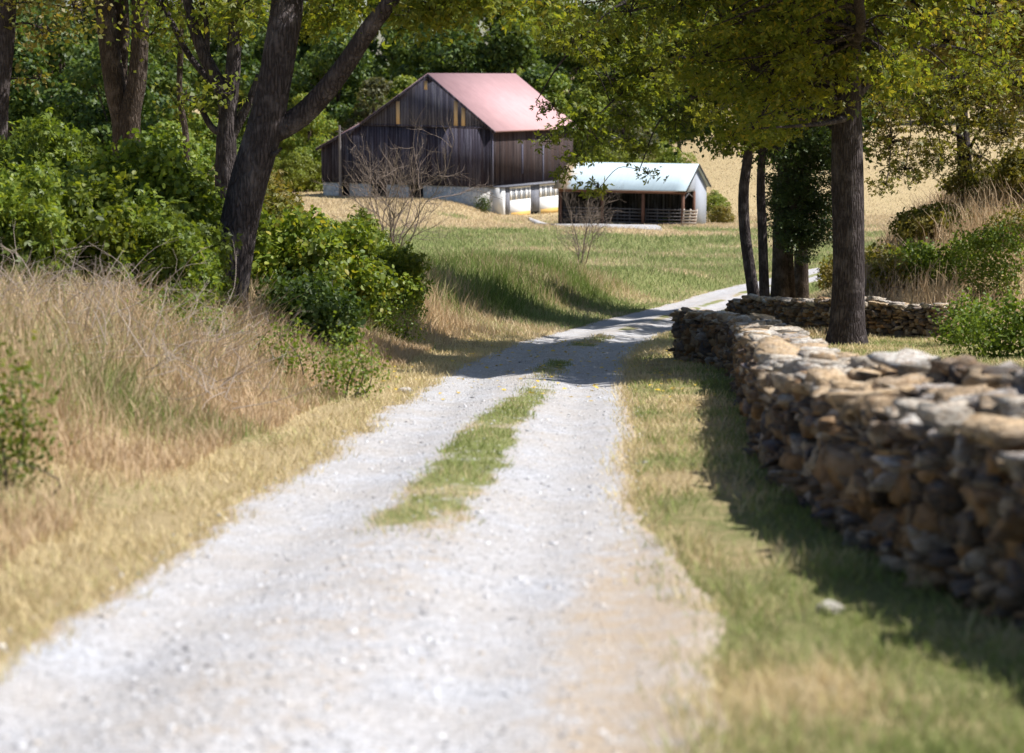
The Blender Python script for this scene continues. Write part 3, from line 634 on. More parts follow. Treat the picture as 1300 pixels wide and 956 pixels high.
b = ground_pt(1310, 52); tree('broadleaf_tree', b, [([b + (0, 0, -.1), at(1310, 250, 52), at(1305, 100, 52), at(1300, -60, 52)], .14, .07)], [C(*a) for a in [(1270, 60, 52, 60, 900), (1290, 130, 51, 35, 300), (1240, 10, 52, 60, 800), (1300, 20, 52, 60, 800)]] + upper_crown(b, 5.5, 9.5, 4.2, 18, 700, r_, cx=-1.2, cy=-2.5), 'leafY', .12, 'yellowish leaved tree at right edge whose crown hangs over the bank', seed=37, per=16)
# left leaning tree
b = ground_pt(284, 30.); D = 30
st = [b + (0, 0, -.2), at(287, 380, D), at(311, 250, D), at(340, 150, D), at(358, 50, D), at(366, -20, D + .2), at(372, -200, D + .5), at(360, -420, D + 1)]
br = [([at(338, 172, D), at(385, 145, D), at(432, 92, D - .3), at(470, 35, D - .6), at(500, -5, D - .8), at(560, -110, D - 1), at(640, -240, D - 1.)], .19, .07), ([at(332, 200, D), at(348, 196, D - .2), at(357, 188, D - .3)], .05, .02),
      ([at(366, -40, D), at(300, -160, D + 1), at(220, -300, D + 1.5)], .13, .04), ([at(520, -40, D - .9), at(500, -160, D - .6), at(520, -280, D)], .09, .03)]
cl = [C(*a) for a in [(420, 20, 31, 35, 300), (520, 20, 29.5, 30, 180), (560, 10, 29.3, 45, 450), (620, 0, 29.3, 40, 330), (450, -30, 30, 60, 700), (300, 10, 33, 40, 300), (330, -40, 30, 50, 500), (590, -50, 29, 70, 800), (690, 5, 30, 35, 200)]]
tree('broadleaf_tree', b, [(st, .30, .21)] + br, cl + upper_crown(b, 7.2, 10, 3., 4, 300, r_, cx=.5), 'leafA', .13, 'big leaning tree with forked grey trunk beside the lane on the left', seed=41, tmpl=LEAF3, per=13, sig=.2, sides=36)
# small multi limb tree behind it
b = ground_pt(286, 38); D = 38
st = [b + (0, 0, -.1), at(287, 215, D), at(289, 150, D), at(297, 70, D), at(300, -60, D)]
br = [([at(288, 170, D), at(284, 120, D), at(262, 75, D), at(245, 30, D), at(232, -30, D)], .15, .09), ([at(262, 80, D), at(262, 30, D), at(250, -20, D)], .06, .04), ([at(284, 120, D), at(240, 70, D + .3), at(200, -10, D + .6)], .07, .05), ([at(286, 172, D), at(268, 160, D), at(252, 130, D)], .08, .05),
      ([at(292, 178, D), at(316, 130, D), at(330, 95, D)], .09, .07)]
cl = [C(*a) for a in [(235, 125, 37.5, 22, 110), (285, 118, 37, 18, 90), (262, 20, 38, 40, 260), (205, 10, 38.5, 40, 260), (315, 20, 38, 30, 180), (285, -40, 38, 60, 500), (190, 45, 38, 22, 70)]]
tree('broadleaf_tree', b, [(st, .24, .10)] + br, cl + upper_crown(b, 7.5, 11, 3, 5, 380, r_), 'leafA', .12, 'small dark tree with many crooked limbs just behind the big leaning tree', seed=42, per=12)
# triple trunk
b = ground_pt(155, 46); D = 46
st = [b + (0, 0, -.1), at(158, 180, D), at(146, 110, D), at(136, 40, D), at(128, -60, D)]
br = [([b + (.1, 0, 0), at(160, 175, D), at(152, 100, D + .3), at(155, 30, D + .3), at(150, -60, D + .3)], .22, .15), ([b + (.3, -.1, 0), at(164, 170, D - .2), at(174, 100, D - .2), at(178, 30, D - .2), at(176, -60, D - .2)], .25, .18)]
tree('broadleaf_tree', b, [(st, .30, .22)] + br, [C(*a) for a in [(110, 30, 46, 30, 160), (130, -50, 46, 80, 800), (210, -30, 46, 60, 600)]] + upper_crown(b, 8.5, 13, 4, 7, 420, r_), 'leafD', .13, 'tree with three brown trunks rising together behind the green bushes', seed=43, bark='bark2', sides=28, rough=.14)
b = ground_pt(238, 44); D = 44
tree('broadleaf_tree', b, [([b + (0, 0, -.1), at(237, 190, D), at(228, 120, D), at(230, 40, D), at(226, -40, D)], .085, .05)], [C(225, 60, 44, 25, 100), C(215, 10, 44, 40, 260), C(245, 25, 43.5, 30, 160)], 'leafA', .12, 'thin pale trunked sapling between three trunked tree and the leaning tree', seed=44, bark='bark2', per=12)
b = ground_pt(-4, 40); D = 40
tree('broadleaf_tree', b, [([b + (0, 0, -.1), at(-2, 150, D), at(8, 50, D), at(14, -60, D)], .20, .15)], [C(*a) for a in [(60, 40, 41, 35, 170), (50, 100, 41, 22, 80), (30, -10, 40, 60, 500), (95, 10, 41, 40, 300)]] + upper_crown(b, 7.5, 12, 3.4, 6, 420, r_), 'leafY', .12, 'dark trunked tree cut by the left edge of the picture', seed=45, per=12)
# ------------------------------------------------------------------ bushes
def bush(name, base, lobes, mat, ls, label, group=None, seed=1, dens=260, cat='bush', stemmat='twig', tmpl=LEAF4, stems=10, spr=.7):
    """lobes: list of (centre offset xyz, radii xyz)"""
    r = np.random.RandomState(seed); base = np.array(base, float); root = empty(name, base, label, cat, group)
    LV = []; LQ = []; nn = 0; mb = MB()
    for c, rad in lobes:
        c = np.array(c, float); rad = np.array(rad, float); area = 4 * math.pi * ((rad[0] * rad[1]) ** 1.6 / 3 + (rad[0] * rad[2]) ** 1.6 / 3 + (rad[1] * rad[2]) ** 1.6 / 3) ** (1 / 1.6)
        n = int(area * dens); d = unit(r.normal(size=(n, 3))); bmp = .45 + .9 * fbm(d[:, 0] * 2.6 + seed, d[:, 1] * 2.6 + d[:, 2] * 2.2, seed + 3, 4) 
        rr = bmp * (1 - .3 * r.rand(n) ** 2); P = c + d * rad * rr[:, None] 
        clump = r.normal(0, .07, (n, 3)); P = P + clump; k = P[:, 2] > -.1; P = P[k]; d = d[k]
        V, Q = leaves(P, ls, tmpl, r, nrm=d * .9 + (0, 0, .35), down=.6, spread=spr); LV.append(V); LQ.append(Q + nn); nn += len(V)
        for k in range(max(3, stems) if rad[2] > .4 or len(lobes) < 4 else 0):
            e = c + unit(r.normal(size=3)) * rad * .85; e[2] = abs(e[2]); a = np.array([c[0] + r.normal(0, .15), c[1] + r.normal(0, .15), -.1]); mid = (a + e) / 2 + r.normal(0, .1, 3)
            mb.tube(spline([a, mid, e], 7), np.linspace(.010, .004, 7), 4)
    mesh_obj('foliage', np.concatenate(LV), np.concatenate(LQ), M[mat], root)
    if mb.n: mb.build('stem', M[stemmat], root)
    return root
def bpx(name, px, pytop, D, wpx, mat, ls, label, group=None, seed=1, dens=260, deep=1.0, n=5, **k):
    """bush by pixel: centre column, top row, distance, width in px"""
    b = ground_pt(px, D); top = at(px, pytop, D)[2]; H = top - b[2]; W = wpx / F * D; r = np.random.RandomState(seed); L = []
    for q in range(n):
        f = (q + .5) / n - .5; hh = H * (1 - 1.1 * f * f) * r.uniform(.8, 1.05); L.append(((f * W * .75, r.uniform(-.3, .3) * deep, hh * .5), (W / n * 1.25 + .15, deep * r.uniform(.7, 1.1), hh * .58)))
    for q in range(n * 3):
        f = r.uniform(-.5, .5); z = H * (1 - 1.2 * f * f) * r.uniform(.35, .95); sc = r.uniform(.12, .3) * min(H, W) ; L.append(((f * W * .95, r.uniform(-1., .3) * deep * .9, z), (sc, sc, sc * .75)))
    if W > 1.2 and H > 1.2:
        for q in range(n * 3):
            f = r.uniform(-.5, .5); p0 = np.array([f * W * .8, r.uniform(-.9, .2) * deep, H * (1 - 1.1 * f * f) * r.uniform(.55, .95)]); dd = unit(np.array([r.normal(0, .7) + f, -.3 + r.normal(0, .4), 1.])); ln = r.uniform(.35, .85)
            for s_ in (.25, .5, .75, 1.): L.append((tuple(p0 + dd * ln * s_ + (0, 0, -.25 * s_ * s_)), (.14, .14, .12)))
    return bush(name, b, L, mat, ls, label, group, seed, dens, **k)
gb = 'green bushes massed on the left bank'
def _b(t): return t
BU = [(60, 150, 33, 150, 'vine', .075, 'vine covered bush beside the left edge tree trunk, tallest part of the green thicket', 700),
      (190, 190, 31, 170, 'vine', .075, 'bright green vine covered bush in front of the three trunked tree', 700),
      (20, 225, 27, 120, 'vine', .07, 'bright bush at far left edge above the tangle of dead stems', 700),
      (110, 235, 28.5, 130, 'leafA', .07, 'dull olive bush in the middle of the green thicket at left', 600),
      (215, 270, 28.5, 120, 'vine', .07, 'glossy green bush touching the left side of the leaning trunk', 700),
      (380, 270, 34, 100, 'vine', .07, 'bright green bush just right of the leaning trunk', 650),
      (345, 225, 38, 70, 'leafY', .075, 'brownish vine bush standing behind the leaning trunk', 450),
      (440, 290, 36, 90, 'vine', .07, 'rounded green bush second to the right of the leaning trunk', 600),
      (488, 322, 41, 80, 'vine', .075, 'dark green bush at the right end of the left thicket', 600),
      (395, 345, 31, 110, 'leafD', .06, 'low dark bush under the bright bush right of the leaning trunk', 600),
      (455, 285, 44, 70, 'vine', .08, 'dark leafy bush behind the thicket end below the bare shrub', 450)]
for k, (px, py, D, w, m, ls, lb, dn) in enumerate(BU):
    bpx('bush', px, py, D, w, m, ls * 1.45, lb, gb, 60 + k, dn * .26, deep=1.3, n=6, tmpl=LEAF6 if k % 2 else LEAF3, spr=1.)
bpx('weed_bush', 445, 418, 24, 60, 'weed', .05, 'small light green leafy weed at edge of the lane below the thicket', 'leafy weeds', 81, 130, deep=.4, n=4, cat='weed', stems=2, spr=1.)
bpx('weed_bush', -8, 440, 13.5, 75, 'vine', .045, 'small green weed clump cut by left edge among the dry grass', 'leafy weeds', 82, 260, deep=.3, n=3, cat='weed', stems=2, spr=1.)
bpx('weed_bush', 365, 400, 25, 60, 'weed', .05, 'sparse green weed in the dry grass below the leaning trunk', 'leafy weeds', 83, 90, deep=.4, n=4, cat='weed', stems=2, spr=1.)
bpx('weed_bush', 500, 375, 36, 50, 'weed', .05, 'trailing weed at foot of the dark bushes next to the shaded lane', 'leafy weeds', 84, 220, deep=.4, n=3, cat='weed', stems=2, spr=1.)
bpx('weed_bush', 225, 362, 25, 120, 'weed', .05, 'sprawling weed under the thicket left of the leaning trunk', 'leafy weeds', 85, 100, deep=.4, n=5, cat='weed', stems=2, spr=1.)
gr = 'weeds on the right bank'
for k, (px, py, D, w, m, dn, lb) in enumerate([(1275, 375, 34, 110, 'weed', 130, 'yellow flecked leafy weed at right edge beside the stone wall grass'), (1225, 365, 39, 60, 'weed', 80, 'sparse green weed left of the yellow flecked one on the right bank'),
        (1255, 285, 50, 80, 'weed', 70, 'leafy weed halfway up the right bank'), (1290, 265, 54, 70, 'leafY', 90, 'brownish weed bush high on the right bank edge'), (1215, 300, 52, 40, 'weed', 90, 'thin green weed sprig on the brown bank grass'), (1170, 285, 68, 60, 'leafY', 130, 'olive brush clump below the olive leaved tree'), (1270, 215, 62, 80, 'leafY', 120, 'tall thin brush clump under the crown at the upper right')]):
    bpx('weed_bush', px, py, D, w, m, .055 + D * .0007, lb, gr, 90 + k, dn, deep=.6, n=4, cat='weed', stems=1, spr=1.1)
for k, (px, py, D, w, m, dn, lb) in enumerate([(1125, 318, 53, 80, 'leafY', 90, 'low brown green scrub at foot of the right bank behind the short wall'), (1180, 262, 57, 90, 'leafY', 110, 'rusty olive scrub thicket around the foot of the olive leaved tree'), (1255, 215, 60, 110, 'leafY', 120, 'tall loose scrub thicket at the top of the right bank'),
        (1305, 190, 58, 90, 'leafY', 120, 'tallest olive scrub at the right edge of the bank'), (1160, 305, 53, 60, 'weed', 60, 'sparse light green scrub in the brown grass under the low branches'), (1062, 325, 70, 40, 'leafY', 60, 'small scrub clump between the thick straight trunk and the far lane')]):
    bpx('scrub', px, py, D, w, m, .12, lb, 'scrub on the right bank', 120 + k, dn, deep=1.4, n=5, cat='scrub', stems=6, spr=1.2)
# dead tangled stems left
r = np.random.RandomState(77); mb = MB()
for k in range(330):
    px = r.uniform(-60, 330); D = r.uniform(19, 27.5); a = ground_pt(px, D); a[2] += r.uniform(0, .5); l = r.uniform(.3, 1.1); th = r.uniform(0, 6.28); up = r.uniform(-.2, .9)
    d = np.array([math.cos(th), math.sin(th) * .5, up]) * l; mid = a + d * .5 + r.normal(0, .09, 3); P_ = spline([a, mid, a + d], 8); mb.tube(P_, np.linspace(.006, .002, 8), 4)
    for j_ in range(3): q_ = P_[r.randint(2, 7)]; e_ = q_ + r.normal(0, .16, 3) + d * .15; mb.tube([q_, (q_ + e_) / 2 + r.normal(0, .02, 3), e_], [.003, .002, .001], 3)
tag(mb.build('dead_brush', plain('pale_dead_stem', (.40, .33, .28), .9, .3, 2)), 'tangle of pale dead stems and vines below the left thicket', 'dead brush', kind='stuff')
def bare(name, base, H, W, n, label, seed, r0=.035, lean=0):
    r = np.random.RandomState(seed); root_b = np.array(base, float); mb = MB()
    def grow(p, d, l, rad, lev):
        k = 7; P = [p]; dd = d.copy()
        for i in range(k): dd = unit(dd + r.normal(0, .13, 3) + np.array([0, 0, .03])); P.append(P[-1] + dd * l / k)
        P = np.array(P); mb.tube(P, np.linspace(rad, rad * .35, len(P)), 5 if lev < 2 else 4)
        if lev < 3:
            for i in range(r.randint(4, 7)):
                q = r.randint(2, k + 1); nd = unit(dd + r.normal(0, .55, 3)); grow(P[q], nd, l * r.uniform(.4, .65), rad * .5, lev + 1)
    for k in range(n):
        th = 2 * math.pi * k / n + r.rand(); sp = r.uniform(.2, 1.) * W / H; d = unit(np.array([math.cos(th) * sp + lean, math.sin(th) * sp * .7, 1.])); grow(np.array([r.normal(0, .08), r.normal(0, .08), -.1]), d, H * r.uniform(.5, .8), r0 * r.uniform(.6, 1), 0)
    o = mb.build(name, M['dead']); o.location = root_b; return tag(o, label, 'bare shrub')
bare('bare_shrub', ground_pt(497, 72), 4.9, 3.8, 11, 'large leafless grey shrub spreading its twigs in front of the barn gable', 5, .04)
bare('bare_shrub', ground_pt(735, 92), 4.3, 2.3, 6, 'small leafless shrub standing alone in the green field', 6, .035)
bare('bare_shrub', ground_pt(1105, 48.5), 2.0, 1.6, 4, 'dry leafless shrub behind the short shaded wall on the bank', 9, .02)
# ------------------------------------------------------------------ barn
PHI = R(30); bc = ground_pt(625, 160.); 
def barn():
    org = at(625, 265, 160.)
    rz = -PHI   # local +x = away-right side dir? local frame: -x along gable to left, +y along length
    root = empty('barn', org, 'big weathered dark board barn with pink metal roof and white stone foundation', 'barn', rz=rz)
    # local: gable wall along -x (u), length along +y (v); heights from rows
    zr = lambda row, u, v: at(650, row, 160. + u * math.sin(PHI) + v * math.cos(PHI))[2] - org[2]
    zs = zr(238, 0, 0); ze = zr(163, 0, 0); za = zr(95, 5.84, 0); zl = zr(158, 12.5, 0); zll = zr(188, 16.7, 0)
    U1, UA, UL, LEN = 12.5, 5.84, 16.7, 13.6
    WG = board_mat('barn_gable_boards_shade', (.030, .026, .042), (.088, .080, .115), 0, .27, (.05, .035, .042), .5, (.26, .26, .34))  # bluish cast of the shaded gable is put into the board colour
    WG2 = board_mat('barn_upper_boards', (.048, .047, .075), (.12, .118, .165), 0, .27, (.09, .08, .08), .3, (.30, .30, .34))  # same bluish shade cast in a lighter board tone
    WS = board_mat('barn_side_boards', (.034, .025, .027), (.092, .067, .066), 1, .27, (.08, .048, .04), .6, (.17, .15, .16))
    PK = roof_mat('pink_metal_roof', (.56, .345, .355), axis=1, w=.62)
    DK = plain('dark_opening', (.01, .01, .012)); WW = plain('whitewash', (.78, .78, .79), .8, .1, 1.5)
    GD = board_mat('grey_door_boards', (.16, .17, .21), (.25, .26, .31), 1, .2); YB = plain('new_yellow_board', (.60, .43, .26), .8, .15)
    t = NT('whitewashed_stone'); v = t.n('ShaderNodeTexVoronoi'); v.inputs['Scale'].default_value = 2.2; tc = t.n('ShaderNodeTexCoord').outputs['Object']; t.l(tc, v.inputs['Vector']); v.feature = 'DISTANCE_TO_EDGE'
    e = t.ramp(v.outputs['Distance'], [(0., 0.), (.08, 1.)]); FN = t.finish(t.mix(t.noise(tc, 2.5, 5), (.55, .53, .51), (.9, .89, .88)), .9, t.bump(e, 1., .05))
    def face(poly, y0, y1, name, mat, par=root):
        # arbitrary convex polygon (xz) extruded
        n = len(poly); V = [(p[0], yy, p[1]) for yy in (y0, y1) for p in poly]; Qs = [(i, (i + 1) % n, n + (i + 1) % n, n + i) for i in range(n)]; Ts = []
        for i in range(1, n - 1): Ts += [(0, i + 1, i), (n, n + i, n + i + 1)]
        return mesh_obj(name, V, Qs, mat, par, T=Ts)
    # lower gable wall (main + lean to), upper gable proud of it by 6 cm
    face([(0, zs), (0, ze), (-U1, zl - .02), (-UL, zll), (-UL, zs)], 0, .18, 'gable_wall', WG)
    face([(0, ze + .02), (-UA, za), (-U1, zl + .02)], -.07, .15, 'upper_gable', WG2)
    m = MB(); m.bar((.05, -.1, ze + .0), (-U1, -.1, zl), .06, .14); m.build('trim_board', WG, root)
    for x, z0, w, tt in ((-3.35, 0, .34, 0), (-2.65, 0, .34, 0), (-8.9, 0, .34, 0), (-UA - .35, 1, .3, 1)):
        zroof = za - (abs(x + UA)) * ((za - zl) / (U1 - UA) if x < -UA else (za - ze) / UA) - .28
        zlow = ze + (zl - ze) * (-x / U1) + .12; 
        if tt: zlow = zroof - .7
        m = MB(); m.box(x - w / 2, x + w / 2, -.105, -.072, zlow, zroof); m.build('plank', YB, root)
    m = MB(); m.box(-.18, 0.0, .18, LEN, zs, ze - .05); m.build('side_wall', WS, root)
    m = MB(); m.box(-UL + .18, -U1, LEN - .18, LEN, zs, zll); m.box(-U1, -.18, LEN - .18, LEN, zs, ze - .05); m.build('rear_wall', WG, root)
    m = MB(); m.box(-UL, -UL + .18, .18, LEN, zs, zll - .1); m.build('lean_to_wall', WS, root)
    m = MB(); m.box(-.12, .05, -.05, .12, zs, ze - .06); m.build('corner_board', WG2, root)
    # pale sliding door battens on the side wall
    for y_, c in ((4.8, GD), (8.3, GD)):
        m = MB(); m.box(.004, .04, y_ - .1, y_ + .14, zs + (.1 if y_ > 5 else .9), ze - 1.4 - .2 * (y_ > 5)); m.build('batten', WG2, root)
    for x_ in (-13.7, -14.0, -6.9):
        m = MB(); m.box(x_ - .1, x_ + .1, -.05, -.012, zs + .05, ze - (1.6 if x_ < -10 else 2.2)); m.build('batten', WG2, root)
    # roof slabs
    t_ = .12
    def slab(x0, z0, x1, z1, y0, y1, name, mat):
        V = [(x, yy, z + dz) for (x, z) in ((x0, z0), (x1, z1)) for yy in (y0, y1) for dz in (0, t_)]
        return mesh_obj(name, V, [(0, 1, 3, 2), (4, 6, 7, 5), (0, 4, 5, 1), (2, 3, 7, 6), (1, 5, 7, 3), (0, 2, 6, 4)], mat, root)
    sl = (za - ze) / UA
    slab(-UA, za + .02, .45, ze + .02 - .45 * sl, -.35, LEN + .3, 'roof', PK)
    slab(-UA - .006, za + .02, -U1, zl + .04, -.35, LEN + .3, 'roof', PK); slab(-U1 - .006, zl + .02, -UL - .3, zll - .1, -.35, LEN + .3, 'roof', PK)
    m = MB(); 
    m.bar((-UA, -.37, za - .02), (.47, -.37, ze - .45 * sl - .02), .05, .2); m.bar((-UA, -.37, za - .02), (-U1, -.37, zl - .02), .05, .2); m.bar((-U1, -.37, zl - .03), (-UL - .3, -.37, zll - .15), .05, .2); m.build('rake_board', WG, root)
    # foundation with openings
    segs = [(-16.6, -14.9, 0), (-14.9, -13.9, 1), (-13.9, -11.8, 0), (-11.8, -10.2, 1), (-10.2, -8.1, 0), (-8.1, -6.6, 1), (-6.6, 0, 0)]
    m = MB()
    for a, b_, o_ in segs:
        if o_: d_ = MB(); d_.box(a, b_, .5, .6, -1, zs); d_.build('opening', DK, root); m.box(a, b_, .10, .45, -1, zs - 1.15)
        else: m.box(a, b_, .06, .45, -1, zs)
    m.build('foundation', FN, root)
    # white lower front along the side
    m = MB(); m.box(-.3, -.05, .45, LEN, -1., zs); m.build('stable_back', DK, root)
    m = MB(); m.box(-.02, .9, .06, .5, -1, zs - .02); m.build('pier', WW, root)
    m = MB(); m.box(-.3, 1.05, -.02, LEN - .1, zs - .02, zs + .10); m.build('stable_canopy', GD, root)
    def panel(y0, y1, mat, name, x=.80):
        m = MB(); m.box(x - .06, x, y0, y1, -.5, zs - .03); return m.build(name, mat, root)
    panel(.5, 1.4, GD, 'door')
    for (y0, y1, nw) in ((1.4, 4.75, 4), (6.3, 9.7, 4)):
        pnl = MB(); x = .85; zb = .36 * zs; zt = zs - .15
        wd = (y1 - y0) / nw
        pnl.box(x - .07, x, y0, y1, -.9, zb); pnl.box(x - .07, x, y0, y1, zt, zs - .03)
        for q in range(nw):
            a = y0 + wd * q; pnl.box(x - .07, x, a, a + wd * .38, zb, zt); 
        pnl.box(x - .07, x, y1 - wd * .2, y1, zb, zt); po = pnl.build('white_wall', WW, root)
        for q in range(nw):
            a = y0 + wd * q; g_ = MB(); g_.box(x - .05, x - .035, a + wd * .38, min(a + wd, y1 - (wd * .2 if q == nw - 1 else 0)), zb, zt); wn = g_.build('window', plain('window_shade', (.20, .23, .28), .3), root)
            b2 = MB(); zm = (zb + zt) / 2; b2.box(x - .034, x - .02, a + wd * .65, a + wd * .72, zb, zt); b2.build('frame', WW, wn)
        s_ = MB(); s_.box(x + .003, x + .03, y0 + .1, y1 - .1, -.8, -.38); s_.build('stained_base', plain('ochre_stain', (.60, .38, .12), .9, .3, 2), po)
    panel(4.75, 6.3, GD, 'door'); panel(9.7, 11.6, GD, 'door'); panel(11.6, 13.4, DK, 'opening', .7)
    m = MB(); m.box(.74, .92, 11.45, 11.65, -.8, zs - .03); m.build('corner_post', WW, root)
    return root
barn()
# ------------------------------------------------------------------ open shed
def shed():
    org = at(868, 287, 136.); th = R(21)
    root = empty('open_shed', org, 'low open fronted shed with pale blue metal roof right of the barn', 'shed', rz=-th); root.scale = (.92,) * 3
    WB = plain('shed_white_boards', (.33, .36, .42), .8, .12, 2.); DW = board_mat('shed_dark_boards', (.03, .028, .03), (.07, .065, .065), 0, .25)
    RF = roof_mat('blue_white_metal', (.52, .63, .69), rust=(.45, .33, .21), axis=0, w=.7); PO = plain('reddish_post', (.16, .08, .055)); FR = plain('grey_rail', (.09, .085, .09))
    H = 46 / F * 148; Lx = 9.9; Dp = 6.2; RH = 1.72; g = -.8
    # roof
    def slab(y0, z0, y1, z1, name):
        n = 12; xs_ = np.linspace(-Lx - .3, .25, n); V = []; A = []
        for x in xs_:
            for (yy, z) in ((y0, z0), (y1, z1)):
                for dz in (0, .07): V.append((x, yy, z + dz)); A.append(np.clip((-x - Lx + 2.2) / 3.2 + (.1 if yy == y0 else 0), 0, 1))
        Qs = []
        for i in range(n - 1):
            a = i * 4; b = a + 4; Qs += [(a, a + 2, b + 2, b), (a + 1, b + 1, b + 3, a + 3), (a, b, b + 1, a + 1), (a + 2, a + 3, b + 3, b + 2)]
        Qs += [(0, 1, 3, 2), (4 * n - 4, 4 * n - 2, 4 * n - 1, 4 * n - 3)]
        return mesh_obj(name, V, Qs, RF, root, attr={'rust': A})
    slab(-.35, H - .12, Dp / 2, H + RH, 'roof'); slab(Dp / 2 + .004, H + RH, Dp + .35, H - .12, 'roof')
    m = MB(); m.bar((.27, -.35, H - .13), (.27, Dp / 2, H + RH - .01), .04, .14); m.bar((.27, Dp / 2, H + RH - .01), (.27, Dp + .35, H - .13), .04, .14); m.build('rake_board', DW, root)
    # right gable: wall with doorway next to front
    def poly(pts, x0, x1, name, mat):
        n = len(pts); V = [(x, p[0], p[1]) for x in (x0, x1) for p in pts]; Qs = [(i, (i + 1) % n, n + (i + 1) % n, n + i) for i in range(n)]; Ts = []
        for i in range(1, n - 1): Ts += [(0, i + 1, i), (n, n + i, n + i + 1)]
        return mesh_obj(name, V, Qs, mat, root, T=Ts)
    for x0, m_ in ((-.08, WB), (-Lx, DW)):
        if m_ is WB:
            poly([(0, H - .25), (2.9, H - .25), (2.9, H - .0), (Dp / 2, H + RH - .04), (0, H - .02)], x0, x0 + .08, 'gable_wall', m_)
            poly([(2.904, g), (Dp, g), (Dp, H - .02), (Dp / 2, H + RH - .04), (2.904, H)], x0, x0 + .08, 'gable_wall', m_)
        else: poly([(0, g), (Dp, g), (Dp, H - .02), (Dp / 2, H + RH - .04), (0, H - .02)], x0, x0 + .08, 'gable_wall', m_)
    m = MB(); m.box(-Lx + .08, -.08, Dp - .08, Dp, g, H - .03); m.build('rear_wall', DW, root)
    for x in (-.12, -3.2, -6.4, -9.75): m = MB(); m.box(x - .1, x + .1, .02, .22, g, H - .2); m.build('post', PO, root)
    m = MB(); m.box(-.09, .09, 2.6, 2.8, g, H - .26); m.build('post', PO, root)
    m = MB(); m.box(-Lx, .1, -.02, .2, H - .34, H - .14); m.build('lintel', PO, root)
    m = MB(); m.bar((-.05, .3, H - .7), (-.05, 1.4, H - .35), .06, .06); m.bar((-.05, 2.5, H - .7), (-.05, 1.4, H - .35), .06, .06); m.build('brace', FR, root)
    for a, b_ in ((-9.6, -6.5), (-6.3, -3.3), (-3.1, -.3)):
        m = MB(); 
        for z in (.1, .35, .6, .85, 1.1): m.box(a, b_, .27, .32, z, z + .1)
        for x in np.linspace(a, b_ - .1, 4): m.box(x, x + .1, .322, .36, -.2, 1.25)
        m.build('gate', FR, root)
    # pallet leaning at the doorway
    pr = empty('pallet', at(874, 289, 134.6), 'pale wooden pallet leaning at the front corner of the open shed', 'pallet', rz=-th); pr.scale = (.9,) * 3
    PW = plain('pallet_wood', (.55, .47, .40)); m = MB()
    for q in range(6): z = .05 + q * .22; m.box(-.55, .55, -.02 + .35 * z, .02 + .35 * z, z, z + .13)
    m.build('slats', PW, pr); m = MB()
    for x in (-.5, 0, .5): m.bar((x, .06, 0), (x, .55, 1.35), .08, .1)
    m.build('stringers', PW, pr)
shed()
p = ground_pt(434, 166); mb = MB(); mb.tube([(0, 0, -.3), (0.03, 0, 3), (0, 0, 5.9)], [.13, .11, .09], 10); mb.bar((-.3, 0, 5.4), (.3, 0, 5.4), .06, .08)
o = mb.build('wooden_pole', plain('pole_wood', (.22, .2, .2))); o.location = p; tag(o, 'slim grey wooden pole standing before the low left end of the barn', 'pole')
# ------------------------------------------------------------------ far trees
def far_tree(seed, H, W, mat, ls, n, bark='bark2', low=.12, kind=0):
    r = np.random.RandomState(seed); root = bpy.data.objects.new('woodland_tree', None); COL.objects.link(root)
    mb = MB(); mb.tube(spline([(0, 0, -.5), (r.normal(0, .2), 0, H * .3), (r.normal(0, .4), r.normal(0, .4), H * .75)], 10), np.linspace(.28, .08, 10), 8)
    P = []; m = 26 + int(H); cs = []
    for k in range(m):
        t = r.uniform(low, 1) ; z = H * t * .93; q = W / 2 * (math.sin(math.pi * min(1, .22 + .78 * t)) ** .6) * r.uniform(.35, 1.); th = r.uniform(0, 6.28); c = np.array([q * math.cos(th), q * math.sin(th), z]); cr = r.uniform(.10, .19) * W
        cs.append(c); d = unit(r.normal(size=(n // m, 3))); rr = .55 + .6 * fbm(d[:, 0] * 2 + k, d[:, 1] * 2 + d[:, 2] * 2, seed, 3); P.append((c + d * cr * rr[:, None] * np.array([1.15, 1.15, .75]), d))
        if k % 2 == 0: mb.tube(spline([(0, 0, z * .6), c * .6 + (0, 0, z * .35), c], 6), np.linspace(.09, .03, 6), 5)
    PP = np.concatenate([p[0] for p in P]); dd = np.concatenate([p[1] for p in P]); V, Q = leaves(PP, ls, LEAF4, r, nrm=dd * .8 + (0, 0, .5), down=.4, spread=.7)
    mb.build('trunk', M[bark], root); mesh_obj('crown', V, Q, M[mat], root); return root
def copy_tree(o):
    c = o.copy(); COL.objects.link(c)
    for ch in [k for k in bpy.data.objects if k.parent == o]: d = ch.copy(); COL.objects.link(d); d.parent = c
    return c
protos = [(far_tree(101, 17, 10, 'far1', .46, 10000), 'dense dark green'), (far_tree(102, 18, 9, 'far1', .46, 10000, low=.18), 'tall dark green'), (far_tree(103, 12, 9, 'far2', .36, 9500, low=.03), 'bright green rounded'),
          (far_tree(104, 9, 6, 'far3', .26, 9000, low=.05), 'dull grey green'), (far_tree(105, 5.5, 5.5, 'far2', .24, 8000, low=0.), 'low bright green')]
used = [False] * 5; r = np.random.RandomState(12)
def where(px):
    return ('behind the thicket at far left' if px < 130 else 'seen between tripled trunk and leaning tree' if px < 340 else 'left of the barn roof' if px < 540 else 'straight behind the barn roof' if px < 690 else
            'behind the open shed' if px < 860 else 'beyond tan hill behind the cedar' if px < 1060 else 'beyond tan hill at right')
